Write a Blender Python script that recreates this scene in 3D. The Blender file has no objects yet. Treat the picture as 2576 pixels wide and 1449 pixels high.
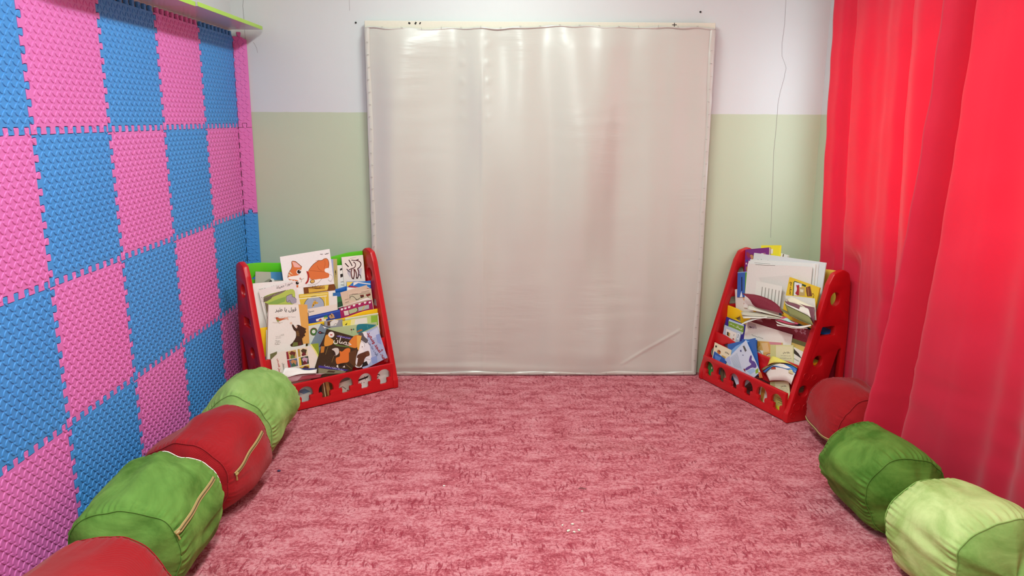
import bpy, bmesh, math, random, unicodedata
from mathutils import Vector, Matrix, noise
from mathutils.geometry import tessellate_polygon

random.seed(7)
C = bpy.context.scene.collection
PI = math.pi

# ------------------------------------------------------------------ materials
def lin(c):
    return c / 12.92 if c <= 0.04045 else ((c + 0.055) / 1.055) ** 2.4

def rgb(hexs):
    hexs = hexs.lstrip('#')
    return tuple(lin(int(hexs[i:i + 2], 16) / 255) for i in (0, 2, 4)) + (1.0,)

class NT:
    def __init__(self, name):
        self.m = bpy.data.materials.new(name); self.m.use_nodes = True
        self.t = self.m.node_tree; self.t.nodes.clear()
        self.out = self.n('ShaderNodeOutputMaterial')
    def n(self, typ, **kw):
        nd = self.t.nodes.new(typ)
        for k, v in kw.items():
            if isinstance(k, str) and hasattr(nd, k): setattr(nd, k, v)
        return nd
    def l(self, a, b): self.t.links.new(a, b)
    def bsdf(self, **kw):
        b = self.n('ShaderNodeBsdfPrincipled')
        for k, v in kw.items(): b.inputs[k.replace('_', ' ')].default_value = v
        return b
    def coord(self, scale=(1, 1, 1), rot=(0, 0, 0), which='Object'):
        tc = self.n('ShaderNodeTexCoord'); mp = self.n('ShaderNodeMapping')
        mp.inputs['Scale'].default_value = scale; mp.inputs['Rotation'].default_value = rot
        self.l(tc.outputs[which], mp.inputs['Vector']); return mp.outputs['Vector']
    def noise(self, vec, scale, detail=3, rough=.5, dist=0):
        nz = self.n('ShaderNodeTexNoise'); nz.inputs['Scale'].default_value = scale
        nz.inputs['Detail'].default_value = detail; nz.inputs['Roughness'].default_value = rough
        nz.inputs['Distortion'].default_value = dist
        self.l(vec, nz.inputs['Vector']); return nz.outputs['Fac']
    def ramp(self, fac, stops):
        r = self.n('ShaderNodeValToRGB'); e = r.color_ramp.elements
        while len(e) < len(stops): e.new(.5)
        for i, (p, c) in enumerate(stops):
            e[i].position = p; e[i].color = rgb(c) if isinstance(c, str) else (c, c, c, 1)
        self.l(fac, r.inputs['Fac']); return r.outputs['Color']
    def mix(self, fac, a, b, mode='MIX'):
        x = self.n('ShaderNodeMix'); x.data_type = 'RGBA'; x.blend_type = mode
        for s, v in ((0, fac), (6, a), (7, b)):
            if hasattr(v, 'is_linked') or hasattr(v, 'links'): self.l(v, x.inputs[s])
            elif isinstance(v, str): x.inputs[s].default_value = rgb(v)
            else: x.inputs[s].default_value = v
        return x.outputs[2]
    def math(self, op, a, b=None, c=None):
        x = self.n('ShaderNodeMath'); x.operation = op
        for i, v in enumerate((a, b, c)):
            if v is None: continue
            if hasattr(v, 'links'): self.l(v, x.inputs[i])
            else: x.inputs[i].default_value = v
        return x.outputs[0]
    def bump(self, h, strength, dist, prev=None):
        b = self.n('ShaderNodeBump'); b.inputs['Strength'].default_value = strength
        b.inputs['Distance'].default_value = dist; self.l(h, b.inputs['Height'])
        if prev is not None: self.l(prev, b.inputs['Normal'])
        return b.outputs['Normal']
    def done(self, b):
        self.l(b.outputs[0], self.out.inputs['Surface']); return self.m

_mc = {}
def flat(hexs, rough=.55, spec=.3):
    k = (hexs, rough, spec)
    if k not in _mc:
        t = NT('paint_' + hexs.strip('#')); v = t.coord()
        col = t.mix(.06, hexs, hexs)
        nz = t.noise(v, 90, 2)
        b = t.bsdf(Roughness=rough); b.inputs['Specular IOR Level'].default_value = spec
        c = t.mix(t.math('MULTIPLY', nz, .10), hexs, '#8a8478')
        t.l(c, b.inputs['Base Color']); _mc[k] = t.done(b)
    return _mc[k]

def foam(name, c1, c2):
    t = NT(name); v = t.coord()
    col = t.mix(t.noise(v, 3.5, 3), c1, c2)
    b = t.bsdf(Roughness=.46); b.inputs['Specular IOR Level'].default_value = .36
    t.l(col, b.inputs['Base Color'])
    t.l(t.bump(t.noise(v, 700, 2), .12, .001), b.inputs['Normal'])
    return t.done(b)

def plastic(name, c, rough=.34):
    t = NT(name); v = t.coord(); b = t.bsdf(Roughness=rough)
    t.l(t.mix(t.noise(v, 9, 3), c, c), b.inputs['Base Color'])
    t.l(t.bump(t.noise(v, 420, 2), .10, .001), b.inputs['Normal'])
    return t.done(b)

def velvet(name, dark, light, sheen, scale=5.0):
    t = NT(name); v = t.coord((1, 1, 1.3))
    a = t.noise(v, scale, 5, .62, .8)
    col = t.ramp(a, [(.36, dark), (.66, light)])
    b = t.bsdf(Roughness=.78); b.inputs['Specular IOR Level'].default_value = .2
    b.inputs['Sheen Weight'].default_value = sheen; b.inputs['Sheen Roughness'].default_value = .35
    t.l(col, b.inputs['Base Color']); t.l(col, b.inputs['Sheen Tint'])
    n1 = t.bump(t.noise(v, 500, 2), .25, .001)
    t.l(t.bump(t.noise(v, 22, 4), .30, .012, n1), b.inputs['Normal'])
    return t.done(b)

def corduroy(name, dark, light):
    t = NT(name); v = t.coord((1, 1, 1), (.3, .9, .5))
    wv = t.n('ShaderNodeTexWave'); wv.inputs['Scale'].default_value = 95; wv.inputs['Distortion'].default_value = 1.5
    wv.inputs['Detail'].default_value = 1; t.l(v, wv.inputs['Vector'])
    col = t.mix(t.noise(v, 5, 4), dark, light)
    b = t.bsdf(Roughness=.8); b.inputs['Sheen Weight'].default_value = .12; b.inputs['Specular IOR Level'].default_value = .15
    t.l(col, b.inputs['Base Color'])
    n1 = t.bump(wv.outputs['Fac'], .30, .002)
    t.l(t.bump(t.noise(v, 18, 4), .28, .012, n1), b.inputs['Normal'])
    return t.done(b)

def carpet_mat():
    t = NT('carpet_pile'); v = t.coord()
    warp = t.n('ShaderNodeVectorMath'); warp.operation = 'ADD'
    nz = t.n('ShaderNodeTexNoise'); nz.inputs['Scale'].default_value = 9; nz.inputs['Detail'].default_value = 4; t.l(v, nz.inputs['Vector'])
    sc = t.n('ShaderNodeVectorMath'); sc.operation = 'SCALE'; sc.inputs['Scale'].default_value = .05
    t.l(nz.outputs['Color'], sc.inputs[0]); t.l(v, warp.inputs[0]); t.l(sc.outputs[0], warp.inputs[1])
    def mp(s):
        m = t.n('ShaderNodeMapping'); m.inputs['Scale'].default_value = s; t.l(warp.outputs[0], m.inputs['Vector']); return m.outputs['Vector']
    blot = t.noise(mp((8, 17, 1)), 1.0, 4, .6)
    fine = t.noise(mp((1, 1.15, 1)), 75, 5, .72)
    fib = t.noise(v, 260, 3, .6)
    s = t.math('ADD', t.math('MULTIPLY', blot, .46), t.math('MULTIPLY', fine, .74))
    s = t.math('ADD', s, t.math('MULTIPLY', fib, .22))
    base = t.ramp(s, [(.575, '#9e3040'), (.665, '#bf5462'), (.745, '#d77e88'), (.86, '#e39ba1')])
    dash = t.noise(mp((80, 15, 1)), 1.0, 2.5, .55)
    dsm = t.noise(mp((5, 9, 1)), 1.0, 2, .5)
    d = t.math('MULTIPLY', t.ramp(dash, [(.545, 0.0), (.60, 1.0)]), t.ramp(dsm, [(.46, 0.0), (.58, 1.0)]))
    d = t.math('MULTIPLY', d, t.ramp(fib, [(.25, .35), (.5, 1.0)]))
    col = t.mix(t.math('MULTIPLY', d, .9), base, '#9a1a34')
    wear = t.noise(v, 1.6, 3)
    col = t.mix(t.math('MULTIPLY', t.ramp(wear, [(.58, 0.0), (.75, 1.0)]), .16), col, '#a5826f')
    b = t.bsdf(Roughness=.95); b.inputs['Specular IOR Level'].default_value = .05
    b.inputs['Sheen Weight'].default_value = .15
    t.l(col, b.inputs['Base Color'])
    h = t.math('ADD', t.math('MULTIPLY', fine, .7), t.math('MULTIPLY', fib, .5))
    h = t.math('SUBTRACT', h, t.math('MULTIPLY', d, .15))
    t.l(t.bump(h, .75, .012), b.inputs['Normal'])
    return t.done(b)

def wall_mat(name, split=None):
    t = NT(name); v = t.coord()
    up, lo = '#d8dcdb', '#c4cfb2'
    mott = t.noise(v, 1.7, 4)
    upc = t.mix(mott, up, '#d2d5d5'); loc = t.mix(mott, lo, '#bfcbb0')
    sp = t.n('ShaderNodeSeparateXYZ'); t.l(v, sp.inputs[0])
    wob = t.math('ADD', sp.outputs['Z'], t.math('MULTIPLY', t.noise(v, 14, 2), .004))
    f = t.math('GREATER_THAN', wob, 1.5745)
    col = t.mix(f, loc, upc)
    b = t.bsdf(Roughness=.42); b.inputs['Specular IOR Level'].default_value = .4
    t.l(col, b.inputs['Base Color'])
    n1 = t.bump(t.noise(v, 6, 4), .10, .02)
    t.l(t.bump(t.noise(v, 160, 2), .05, .002, n1), b.inputs['Normal'])
    return t.done(b)

def satin_mat():
    t = NT('satin_cloth'); v = t.coord()
    b = t.bsdf(Roughness=.27); b.inputs['Specular IOR Level'].default_value = .7
    b.inputs['Sheen Weight'].default_value = .12
    t.l(t.mix(t.noise(v, 2.2, 3), '#cdcdc3', '#c8c7be'), b.inputs['Base Color'])
    def mp(s):
        m = t.n('ShaderNodeMapping'); m.inputs['Scale'].default_value = s; t.l(v, m.inputs['Vector']); return m.outputs['Vector']
    n0 = t.bump(t.noise(mp((2.6, 1, .45)), 1.0, 1, .5), 1.0, .14)
    crease = t.noise(mp((2.2, 1, 12)), 1.0, 3, .5)
    patch = t.noise(mp((2.4, 1, 1.2)), 1.0, 2)
    n1 = t.bump(t.math('MULTIPLY', crease, t.ramp(patch, [(.48, 0.0), (.66, 1.0)])), .34, .016, n0)
    n2 = t.bump(t.noise(mp((30, 1, 40)), 6.0, 2), .05, .001, n1)
    t.l(n2, b.inputs['Normal'])
    return t.done(b)

def curtain_mat():
    t = NT('red_curtain_fabric'); v = t.coord()
    col = t.mix(t.noise(v, 3, 3), '#e83152', '#e0294b')
    d = t.bsdf(Roughness=.62); d.inputs['Specular IOR Level'].default_value = .25; d.inputs['Sheen Weight'].default_value = .25
    t.l(col, d.inputs['Base Color'])
    wv = t.noise(t.coord((40, 40, 6)), 12, 2)
    t.l(t.bump(wv, .06, .002), d.inputs['Normal'])
    tr = t.n('ShaderNodeBsdfTranslucent'); tr.inputs['Color'].default_value = rgb('#f5102f')
    mx = t.n('ShaderNodeMixShader'); mx.inputs[0].default_value = .34
    t.l(d.outputs[0], mx.inputs[1]); t.l(tr.outputs[0], mx.inputs[2])
    t.l(mx.outputs[0], t.out.inputs['Surface']); return t.m

M = {}
M['pink'] = foam('pink_foam', '#dd76ba', '#d66ab2')
M['blue'] = foam('blue_foam', '#4a95d8', '#3f89cf')
M['red'] = plastic('red_plastic', '#c4141c')
M['redin'] = M['red']
M['yellow'] = plastic('yellow_plastic', '#f2c21a')
M['greenp'] = plastic('green_plastic', '#58c322')
M['bluep'] = plastic('blue_plastic', '#1666bd')
M['tan'] = plastic('yellow_tan_plastic', '#e5c04f')
M['velvet'] = velvet('green_velvet', '#4a7028', '#76a04a', .5, 4.2)
M['velvet_dark'] = velvet('dark_green_velvet', '#42691f', '#6d9440', .45, 4.0)
M['velvet_pale'] = velvet('pale_green_velvet', '#93b062', '#c6d892', .6, 4.5)
M['velvet_mid'] = velvet('mid_green_velvet', '#73994a', '#9dbe6e', .6, 4.5)
M['cord'] = corduroy('red_corduroy', '#8c1018', '#a81a22')
M['carpet'] = carpet_mat()
M['wall'] = wall_mat('two_tone_wall_paint')
M['ceil'] = flat('#e8e6e2', .8)
M['satin'] = satin_mat()
M['board'] = flat('#e4dfcd', .55)
M['curtain'] = curtain_mat()
M['laminate'] = flat('#d9d6d4', .22, .5)
M['lime'] = plastic('lime_edge', '#a6d63e')
M['zip'] = flat('#b39a63', .6)
M['zipdark'] = flat('#5f5230', .45)
M['brass'] = flat('#a58a4e', .3, .7)
M['white'] = flat('#f3f0ea', .5)
M['pages'] = flat('#e9e2d3', .7)
M['black'] = flat('#1c1a1a', .5)
M['grey'] = flat('#8f8b86', .5)
M['frame'] = flat('#e9e9e6', .4)

# ------------------------------------------------------------------ helpers
def obj(name, bm, mats, parent=None, smooth=False, angle=None):
    me = bpy.data.meshes.new(name); bm.normal_update(); bm.to_mesh(me); bm.free()
    for m in (mats if isinstance(mats, (list, tuple)) else [mats]): me.materials.append(m)
    if smooth:
        for p in me.polygons: p.use_smooth = True
    if angle is not None:
        try: me.set_sharp_from_angle(angle=math.radians(angle))
        except Exception: pass
    o = bpy.data.objects.new(name, me); C.objects.link(o)
    if parent is not None: o.parent = parent
    return o

def tag(o, label, cat, group=None, kind=None):
    o['label'] = label; o['category'] = cat
    if group: o['group'] = group
    if kind: o['kind'] = kind
    return o

def empty(name, label, cat, mw=None, group=None):
    o = bpy.data.objects.new(name, None); C.objects.link(o); o.empty_display_size = .05
    if mw is not None: o.matrix_world = mw
    return tag(o, label, cat, group)

def structure(name, bm, m, parent=None, **k):
    o = obj(name, bm, m, parent, **k)
    if parent is None: o['kind'] = 'structure'
    return o

def box(bm, x0, x1, y0, y1, z0, z1, mi=0):
    v = [bm.verts.new(p) for p in ((x0, y0, z0), (x1, y0, z0), (x1, y1, z0), (x0, y1, z0), (x0, y0, z1), (x1, y0, z1), (x1, y1, z1), (x0, y1, z1))]
    for q in ((3, 2, 1, 0), (4, 5, 6, 7), (0, 1, 5, 4), (1, 2, 6, 5), (2, 3, 7, 6), (3, 0, 4, 7)):
        f = bm.faces.new([v[i] for i in q]); f.material_index = mi

def area2(l): return sum(l[i][0] * l[(i + 1) % len(l)][1] - l[(i + 1) % len(l)][0] * l[i][1] for i in range(len(l)))

def inset(loop, d):
    """loop CCW; positive d shrinks it"""
    n = len(loop); out = []
    for i in range(n):
        a, b, c = Vector(loop[i - 1]), Vector(loop[i]), Vector(loop[(i + 1) % n])
        e1 = (b - a); e2 = (c - b)
        if e1.length < 1e-9 or e2.length < 1e-9: out.append(tuple(b)); continue
        e1.normalize(); e2.normalize()
        n1 = Vector((-e1.y, e1.x)); n2 = Vector((-e2.y, e2.x)); m = n1 + n2
        if m.length < 1e-6: m = n1
        m.normalize(); k = max(.5, m.dot(n1))
        out.append(tuple(b + m * d / k))
    return out

def plate(bm, outer, holes, th, bev, fn, segs=2):
    """solid sheet with through holes and rounded rims; fn maps (u, v, w) to a point, w runs across the thickness"""
    outer = outer if area2(outer) > 0 else outer[::-1]
    holes = [h if area2(h) < 0 else h[::-1] for h in holes]
    loops = [outer] + holes
    prof = []
    for k in range(segs + 1):
        a = k / segs * PI / 2
        prof.append((bev * (1 - math.sin(a)), -th / 2 + bev * (1 - math.cos(a))))
    prof += [(d, -w) for d, w in prof[::-1]]
    rings = []
    for lp in loops:
        rr = []
        for d, w in prof:
            q = inset(lp, d)
            rr.append([bm.verts.new(fn(p[0], p[1], w)) for p in q])
        rings.append(rr)
        n = len(lp)
        for a, b in zip(rr[:-1], rr[1:]):
            for i in range(n):
                bm.faces.new((a[i], a[(i + 1) % n], b[(i + 1) % n], b[i]))
    for side in (0, -1):
        polys = [[Vector((p[0], p[1], 0)) for p in inset(lp, prof[side][0])] for lp in loops]
        flatv = [v for rr in rings for v in rr[side]]
        for tri in tessellate_polygon(polys):
            vs = [flatv[i] for i in tri]
            if len(set(vs)) < 3: continue
            try: bm.faces.new(vs)
            except ValueError: pass
    bmesh.ops.recalc_face_normals(bm, faces=bm.faces[:])

def rounded(pts, r, n=4):
    out = []; N = len(pts); rs = r if isinstance(r, (list, tuple)) else [r] * N
    for i in range(N):
        a, b, c = Vector(pts[i - 1]), Vector(pts[i]), Vector(pts[(i + 1) % N])
        e1 = (a - b).normalized(); e2 = (c - b).normalized()
        ang = e1.angle(e2); rr = rs[i]
        d = min(rr / math.tan(ang / 2) if ang > .01 else 0, (a - b).length * .48, (c - b).length * .48)
        if d < 1e-5: out.append(tuple(b)); continue
        p, q = b + e1 * d, b + e2 * d
        for k in range(n + 1):
            s = k / n; out.append(tuple((1 - s) ** 2 * p + 2 * s * (1 - s) * b + s * s * q))
    return out

def circle(cx, cy, r, n=20, ry=None): return [(cx + r * math.cos(2 * PI * i / n), cy + (ry or r) * math.sin(2 * PI * i / n)) for i in range(n)]

def tube(bm, pts, r, n=6, mi=0, closed=False):
    pts = [Vector(p) for p in pts]; rings = []
    for i, p in enumerate(pts):
        d = (pts[min(i + 1, len(pts) - 1)] - pts[max(i - 1, 0)]).normalized()
        a = d.orthogonal().normalized() if i == 0 else (rings_a - d * rings_a.dot(d)).normalized()
        rings_a = a; b = d.cross(a)
        rr = r[i] if isinstance(r, (list, tuple)) else r
        rings.append([bm.verts.new(p + (a * math.cos(2 * PI * k / n) + b * math.sin(2 * PI * k / n)) * rr) for k in range(n)])
    for A, B in zip(rings[:-1], rings[1:]):
        for k in range(n):
            f = bm.faces.new((A[k], A[(k + 1) % n], B[(k + 1) % n], B[k])); f.material_index = mi
    for R_ in (rings[0][::-1], rings[-1]):
        f = bm.faces.new(R_); f.material_index = mi

# ------------------------------------------------------------------ camera (the frame is taken as 2576 x 1449)
YAW, PITCH, ROLL, CAMH = 0.0145518785, 0.2152098864, 0.0047007622, 1.54644
cy_, sy_, cp_, sp_ = math.cos(YAW), math.sin(YAW), math.cos(PITCH), math.sin(PITCH)
fw = Vector((sy_ * cp_, cy_ * cp_, -sp_)); rt = Vector((cy_, -sy_, 0)); upv = rt.cross(fw)
r2 = math.cos(ROLL) * rt + math.sin(ROLL) * upv; u2 = -math.sin(ROLL) * rt + math.cos(ROLL) * upv
cd = bpy.data.cameras.new('camera'); cam = bpy.data.objects.new('camera', cd); C.objects.link(cam)
cam.matrix_world = Matrix(((r2.x, u2.x, -fw.x, 0), (r2.y, u2.y, -fw.y, 0), (r2.z, u2.z, -fw.z, CAMH), (0, 0, 0, 1)))
cd.sensor_width = 36; cd.lens = 36 * 1959.114 / 2576; cd.clip_start = .05
bpy.context.scene.camera = cam

# ------------------------------------------------------------------ room shell
YB, XW, ZC, YF = 4.617, -1.516, 2.95, -1.6
def rx(y): return 1.8617 + .06 * (YB - y)          # the window wall is a little out of square
bm = bmesh.new(); box(bm, XW - .1, 2.3, YF - .1, YB + .1, -.08, 0); structure('floor', bm, M['carpet'])
bm = bmesh.new(); box(bm, XW - .1, 2.3, YF - .1, YB + .1, ZC, ZC + .1); structure('ceiling', bm, M['ceil'])
bm = bmesh.new(); box(bm, XW - .1, 1.8617 + .1, YB, YB + .1, -.02, ZC); wb = structure('wall_back', bm, M['wall'])
bm = bmesh.new(); box(bm, XW - .1, XW, YF - .1, YB, -.02, ZC); structure('wall_left', bm, M['wall'])
bm = bmesh.new(); box(bm, XW, 2.3, YF - .1, YF, -.02, ZC); structure('wall_front', bm, M['wall'])
# window wall with its opening
WY0, WY1, WZ0, WZ1 = 1.15, 4.30, .96, 2.08
def wallpt(y, z, d): return (rx(y) + d, y, z)
bm = bmesh.new()
def wbox(bm, y0, y1, z0, z1, d0=0, d1=.18):
    v = [bm.verts.new(wallpt(y, z, d)) for d in (d0, d1) for (y, z) in ((y0, z0), (y1, z0), (y1, z1), (y0, z1))]
    for q in ((0, 1, 2, 3), (7, 6, 5, 4), (0, 4, 5, 1), (1, 5, 6, 2), (2, 6, 7, 3), (3, 7, 4, 0)): bm.faces.new([v[i] for i in q])
wbox(bm, YF, WY0, -.02, ZC); wbox(bm, WY1, YB, -.02, ZC); wbox(bm, WY0, WY1, -.02, WZ0); wbox(bm, WY0, WY1, WZ1, ZC)
bmesh.ops.recalc_face_normals(bm, faces=bm.faces[:]); structure('wall_right', bm, M['wall'])
bm = bmesh.new()
for (a, b, c, d) in ((WY0, WY0 + .05, WZ0, WZ1), (WY1 - .05, WY1, WZ0, WZ1), (WY0, WY1, WZ0, WZ0 + .05), (WY0, WY1, WZ1 - .05, WZ1), (2.7, 2.75, WZ0, WZ1)):
    wbox(bm, a, b, c, d, .07, .12)
bmesh.ops.recalc_face_normals(bm, faces=bm.faces[:])
wn = structure('window_1', bm, M['frame'])
t = NT('window_glass'); tr = t.n('ShaderNodeBsdfTransparent'); gl = t.n('ShaderNodeBsdfGlossy'); gl.inputs['Roughness'].default_value = .05
mx = t.n('ShaderNodeMixShader'); mx.inputs[0].default_value = .06; t.l(tr.outputs[0], mx.inputs[1]); t.l(gl.outputs[0], mx.inputs[2]); t.l(mx.outputs[0], t.out.inputs['Surface'])
for a, b in ((WY0 + .05, 2.7), (2.75, WY1 - .05)):
    bm = bmesh.new(); wbox(bm, a, b, WZ0 + .05, WZ1 - .05, .09, .096); bmesh.ops.recalc_face_normals(bm, faces=bm.faces[:]); obj('pane', bm, t.m, wn)

def ribbon_wall(pts, w):
    bm = bmesh.new()
    for (a, b) in zip(pts[:-1], pts[1:]):
        a, b = Vector((a[0], 0, a[1])), Vector((b[0], 0, b[1])); d = (b - a).normalized(); n = Vector((-d.z, 0, d.x)) * w
        q = [Vector((p.x, YB - .0006, p.z)) for p in (a - n, b - n, b + n, a + n)]
        bm.faces.new([bm.verts.new(p) for p in q])
    return bm
crack_mat = flat('#8d8485', .8)
obj('crack', ribbon_wall([(1.606, 2.4), (1.6046, 2.2), (1.608, 2.074), (1.601, 1.97), (1.6059, 1.90), (1.622, 1.865), (1.6366, 1.831), (1.630, 1.80), (1.6292, 1.78), (1.612, 1.70), (1.6037, 1.635), (1.6043, 1.568), (1.6038, 1.46), (1.600, 1.36), (1.608, 1.20), (1.612, 1.08), (1.620, .85)], .0008), crack_mat, wb)
obj('crack', ribbon_wall([(-1.443, 2.3), (-1.4428, 2.183), (-1.4475, 2.15), (-1.4471, 2.12), (-1.4453, 2.06), (-1.4465, 1.97)], .0008), crack_mat, wb)
obj('crack', ribbon_wall([(-.851, 2.3), (-.852, 2.13)], .0007), crack_mat, wb)
obj('crack', ribbon_wall([(-1.402, 1.957), (-1.396, 1.949), (-1.385, 1.925), (-1.381, 1.90)], .0007), crack_mat, wb)
for (x, z) in ((-.820, 2.0658), (1.1246, 2.1355)):
    bm = bmesh.new(); bmesh.ops.create_cone(bm, cap_ends=True, segments=12, radius1=.006, radius2=.0045, depth=.006)
    o = obj('nail_hole', bm, M['black'], wb); o.rotation_euler = (PI / 2, 0, 0); o.location = (x, YB - .002, z)

# ------------------------------------------------------------------ foam mats on the left wall
A_, NT_ = .0122, 9
TS = .5
def edge_curve():
    """one side of a tile from 0 to TS: interlocking dovetail teeth, as (along, across)"""
    mg = .006; p = (TS - 2 * mg) / NT_; pts = []
    for k in range(NT_):
        for s, o in ((.335, -1), (.295, -.55), (.262, .45), (.28, .88), (.34, 1), (.66, 1), (.72, .88), (.738, .45), (.705, -.55), (.665, -1)):
            pts.append((mg + (k + s) * p, o * A_))
    return pts
EC = edge_curve()
def tile_outline(g=.0006):
    lo = [(-A_, -A_)] + [(a, o) for a, o in EC] + [(TS - A_, -A_)]
    ri = [(TS + o, a) for a, o in EC] + [(TS - A_, TS - A_)]
    to = [(a, TS + o) for a, o in EC[::-1]] + [(-A_, TS - A_)]
    le = [(o, a) for a, o in EC[::-1]]
    return lo + ri + to + le
def inside(poly, x, y):
    c = False; n = len(poly)
    for i in range(n):
        (x1, y1), (x2, y2) = poly[i], poly[i - 1]
        if (y1 > y) != (y2 > y) and x < (x2 - x1) * (y - y1) / (y2 - y1) + x1: c = not c
    return c
def add_leaf(bm, cx, cy, ang, fn, L=.0262, Wd=.0104, H=.0030):
    n = 10; ca, sa = math.cos(ang), math.sin(ang); lo, hi = [], []
    for i in range(n):
        a = 2 * PI * i / n; x = L / 2 * math.cos(a); y = Wd / 2 * math.sin(a) * (1 - .25 * math.cos(a) ** 2) + .0022 * math.cos(a) * abs(math.cos(a))
        for s, z, l in ((1, -.0002, lo), (.70, H, hi)):
            l.append(bm.verts.new(fn(cx + (x * ca - y * sa) * s, cy + (x * sa + y * ca) * s, z)))
    for i in range(n): bm.faces.new((lo[i], lo[(i + 1) % n], hi[(i + 1) % n], hi[i]))
    bm.faces.new(hi)
def leaves(bm, poly, x0, x1, y0, y1, fn, N=23):
    p = TS / N
    for i in range(-1, int((x1 - x0) / p) + 2):
        for j in range(-1, int((y1 - y0) / p) + 2):
            cx, cy = x0 + (i + .5) * p, y0 + (j + .5) * p
            ang = PI / 4 if (i + j) % 2 == 0 else -PI / 4
            ok = all(inside(poly, cx + s * .0158 * math.cos(ang) - q * .0062 * math.sin(ang), cy + s * .0158 * math.sin(ang) + q * .0062 * math.cos(ang)) for s, q in ((-1, 0), (1, 0), (.3, 1), (.3, -1), (-.4, 1), (-.4, -1), (0, 0)))
            if ok: add_leaf(bm, cx, cy, ang, fn)
def tile_mesh(outline, fn, th=.012):
    bm = bmesh.new()
    plate(bm, inset(outline, .0010), [], th, .0012, lambda u, v, w: fn(u, v, w - th / 2), 1)
    leaves(bm, outline, 0, max(p[0] for p in outline), 0, TS, fn)
    return bm
OUT = tile_outline()
proto = obj('foam_mat', tile_mesh(OUT, lambda u, v, w: (w, u, v)), M['pink'], None, smooth=False)
for p in proto.data.polygons: p.use_smooth = len(p.vertices) == 4 and p.area < .0001
MAT_ROWS = [(1.5, 'top row under the shelf'), (1.0, 'second row'), (.5, 'third row'), (0.0, 'bottom row')]
pat = ['bpbpb', 'pbpbp', 'bpbpb', 'pbpbp']
colname = {'p': 'Pink', 'b': 'Blue'}
near = ['leftmost in the photo', 'second from the left', 'third from the left', 'fourth from the left', 'fifth from the left']
first = True
for r_, (z0, rn) in enumerate(MAT_ROWS):
    for c_ in range(5):
        k = pat[r_][c_]
        o = proto if first else proto.copy()
        if not first: C.objects.link(o)
        first = False
        o.location = (-1.5 + .0012 * math.sin(c_ * 2.1 + r_ * 1.7), (5.1327 + c_ - 1) * TS, z0 - .0025)
        o.material_slots[0].link = 'OBJECT'; o.material_slots[0].material = M['pink'] if k == 'p' else M['blue']
        tag(o, f'{colname[k]} foam mat in the {rn}, {near[c_]}', 'foam mat', 'interlocking foam mats on the left wall')
# cut strips closing the corner
P0, P1 = Vector((-1.5, 4.5665)), Vector((-1.4345, 4.6035))
dd = (P1 - P0); sw = dd.length; dd.normalize(); nn = Vector((dd.y, -dd.x))
for r_, (z0, rn) in enumerate(MAT_ROWS):
    k = 'ppbp'[r_]; dz = (0, 0, .012, .01)[r_]
    teeth = [(a, TS + o) for a, o in EC if a < sw - .004]
    lo = [(-A_ * .2, -A_)] + [(a, o) for a, o in EC if a < sw - .004] + [(sw, -A_)]
    outl = lo + [(sw, TS - A_ if r_ else TS - .03)] + ([(a, TS + o) for a, o in EC[::-1] if a < sw - .004]) + [(-A_ * .2, TS - A_)]
    fn = lambda u, v, w: (P0.x + dd.x * u + nn.x * (w + .001), P0.y + dd.y * u + nn.y * (w + .001), v)
    o = obj('foam_mat_strip', tile_mesh(outl, fn), M['pink'] if k == 'p' else M['blue'])
    o.location.z = z0 - .0025 + dz
    for p in o.data.polygons: p.use_smooth = len(p.vertices) == 4 and p.area < .0001
    tag(o, f'Narrow {colname[k].lower()} foam strip folded into the room corner, ' + ['topmost', 'second from the top', 'third from the top', 'lowest, behind the book rack'][r_], 'foam mat', 'cut foam strips in the corner')

# ------------------------------------------------------------------ lime edged shelves above the mats
def shelf(y0, y1, xf, z, label):
    r = empty('wall_shelf', label, 'shelf', Matrix.Translation((XW, y0, z)), 'shelves above the foam mats')
    D = xf - XW
    bm = bmesh.new(); box(bm, 0, D - .0015, 0, y1 - y0, 0, .018); obj('board', bm, M['laminate'], r)
    bm = bmesh.new(); box(bm, D - .0015, D, 0, y1 - y0 + .001, -.0003, .0183); obj('edge_band', bm, M['lime'], r)
    bm = bmesh.new(); box(bm, .0, D, y1 - y0, y1 - y0 + .001, -.0002, .0182); obj('end_band', bm, M['lime'], r)
shelf(3.613, 4.555, -1.328, 2.018, 'Lime-edged white wall shelf above the mats, the one ending near the back wall')
shelf(2.60, 3.604, -1.336, 2.016, 'Lime-edged white wall shelf above the mats, the one nearer the camera')

# ------------------------------------------------------------------ cloth covered board
BW, BH, BX0 = 1.967, 2.072, -.764
bt = empty('fabric_board', 'Large white board covered in pale satin cloth leaning on the back wall', 'board', Matrix.Translation((BX0, YB - .045, 0)))
bm = bmesh.new(); box(bm, 0, BW, 0, .018, .008, BH); bmesh.ops.bevel(bm, geom=bm.edges[:], offset=.002, segments=1, affect='EDGES'); obj('backing_panel', bm, M['board'], bt)
bm = bmesh.new()
for x0, x1 in ((.05, .09), (BW - .09, BW - .05), (BW / 2 - .02, BW / 2 + .02)): box(bm, x0, x1, .018, .043, .008, BH - .05)
obj('batten', bm, M['board'], bt)
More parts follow.
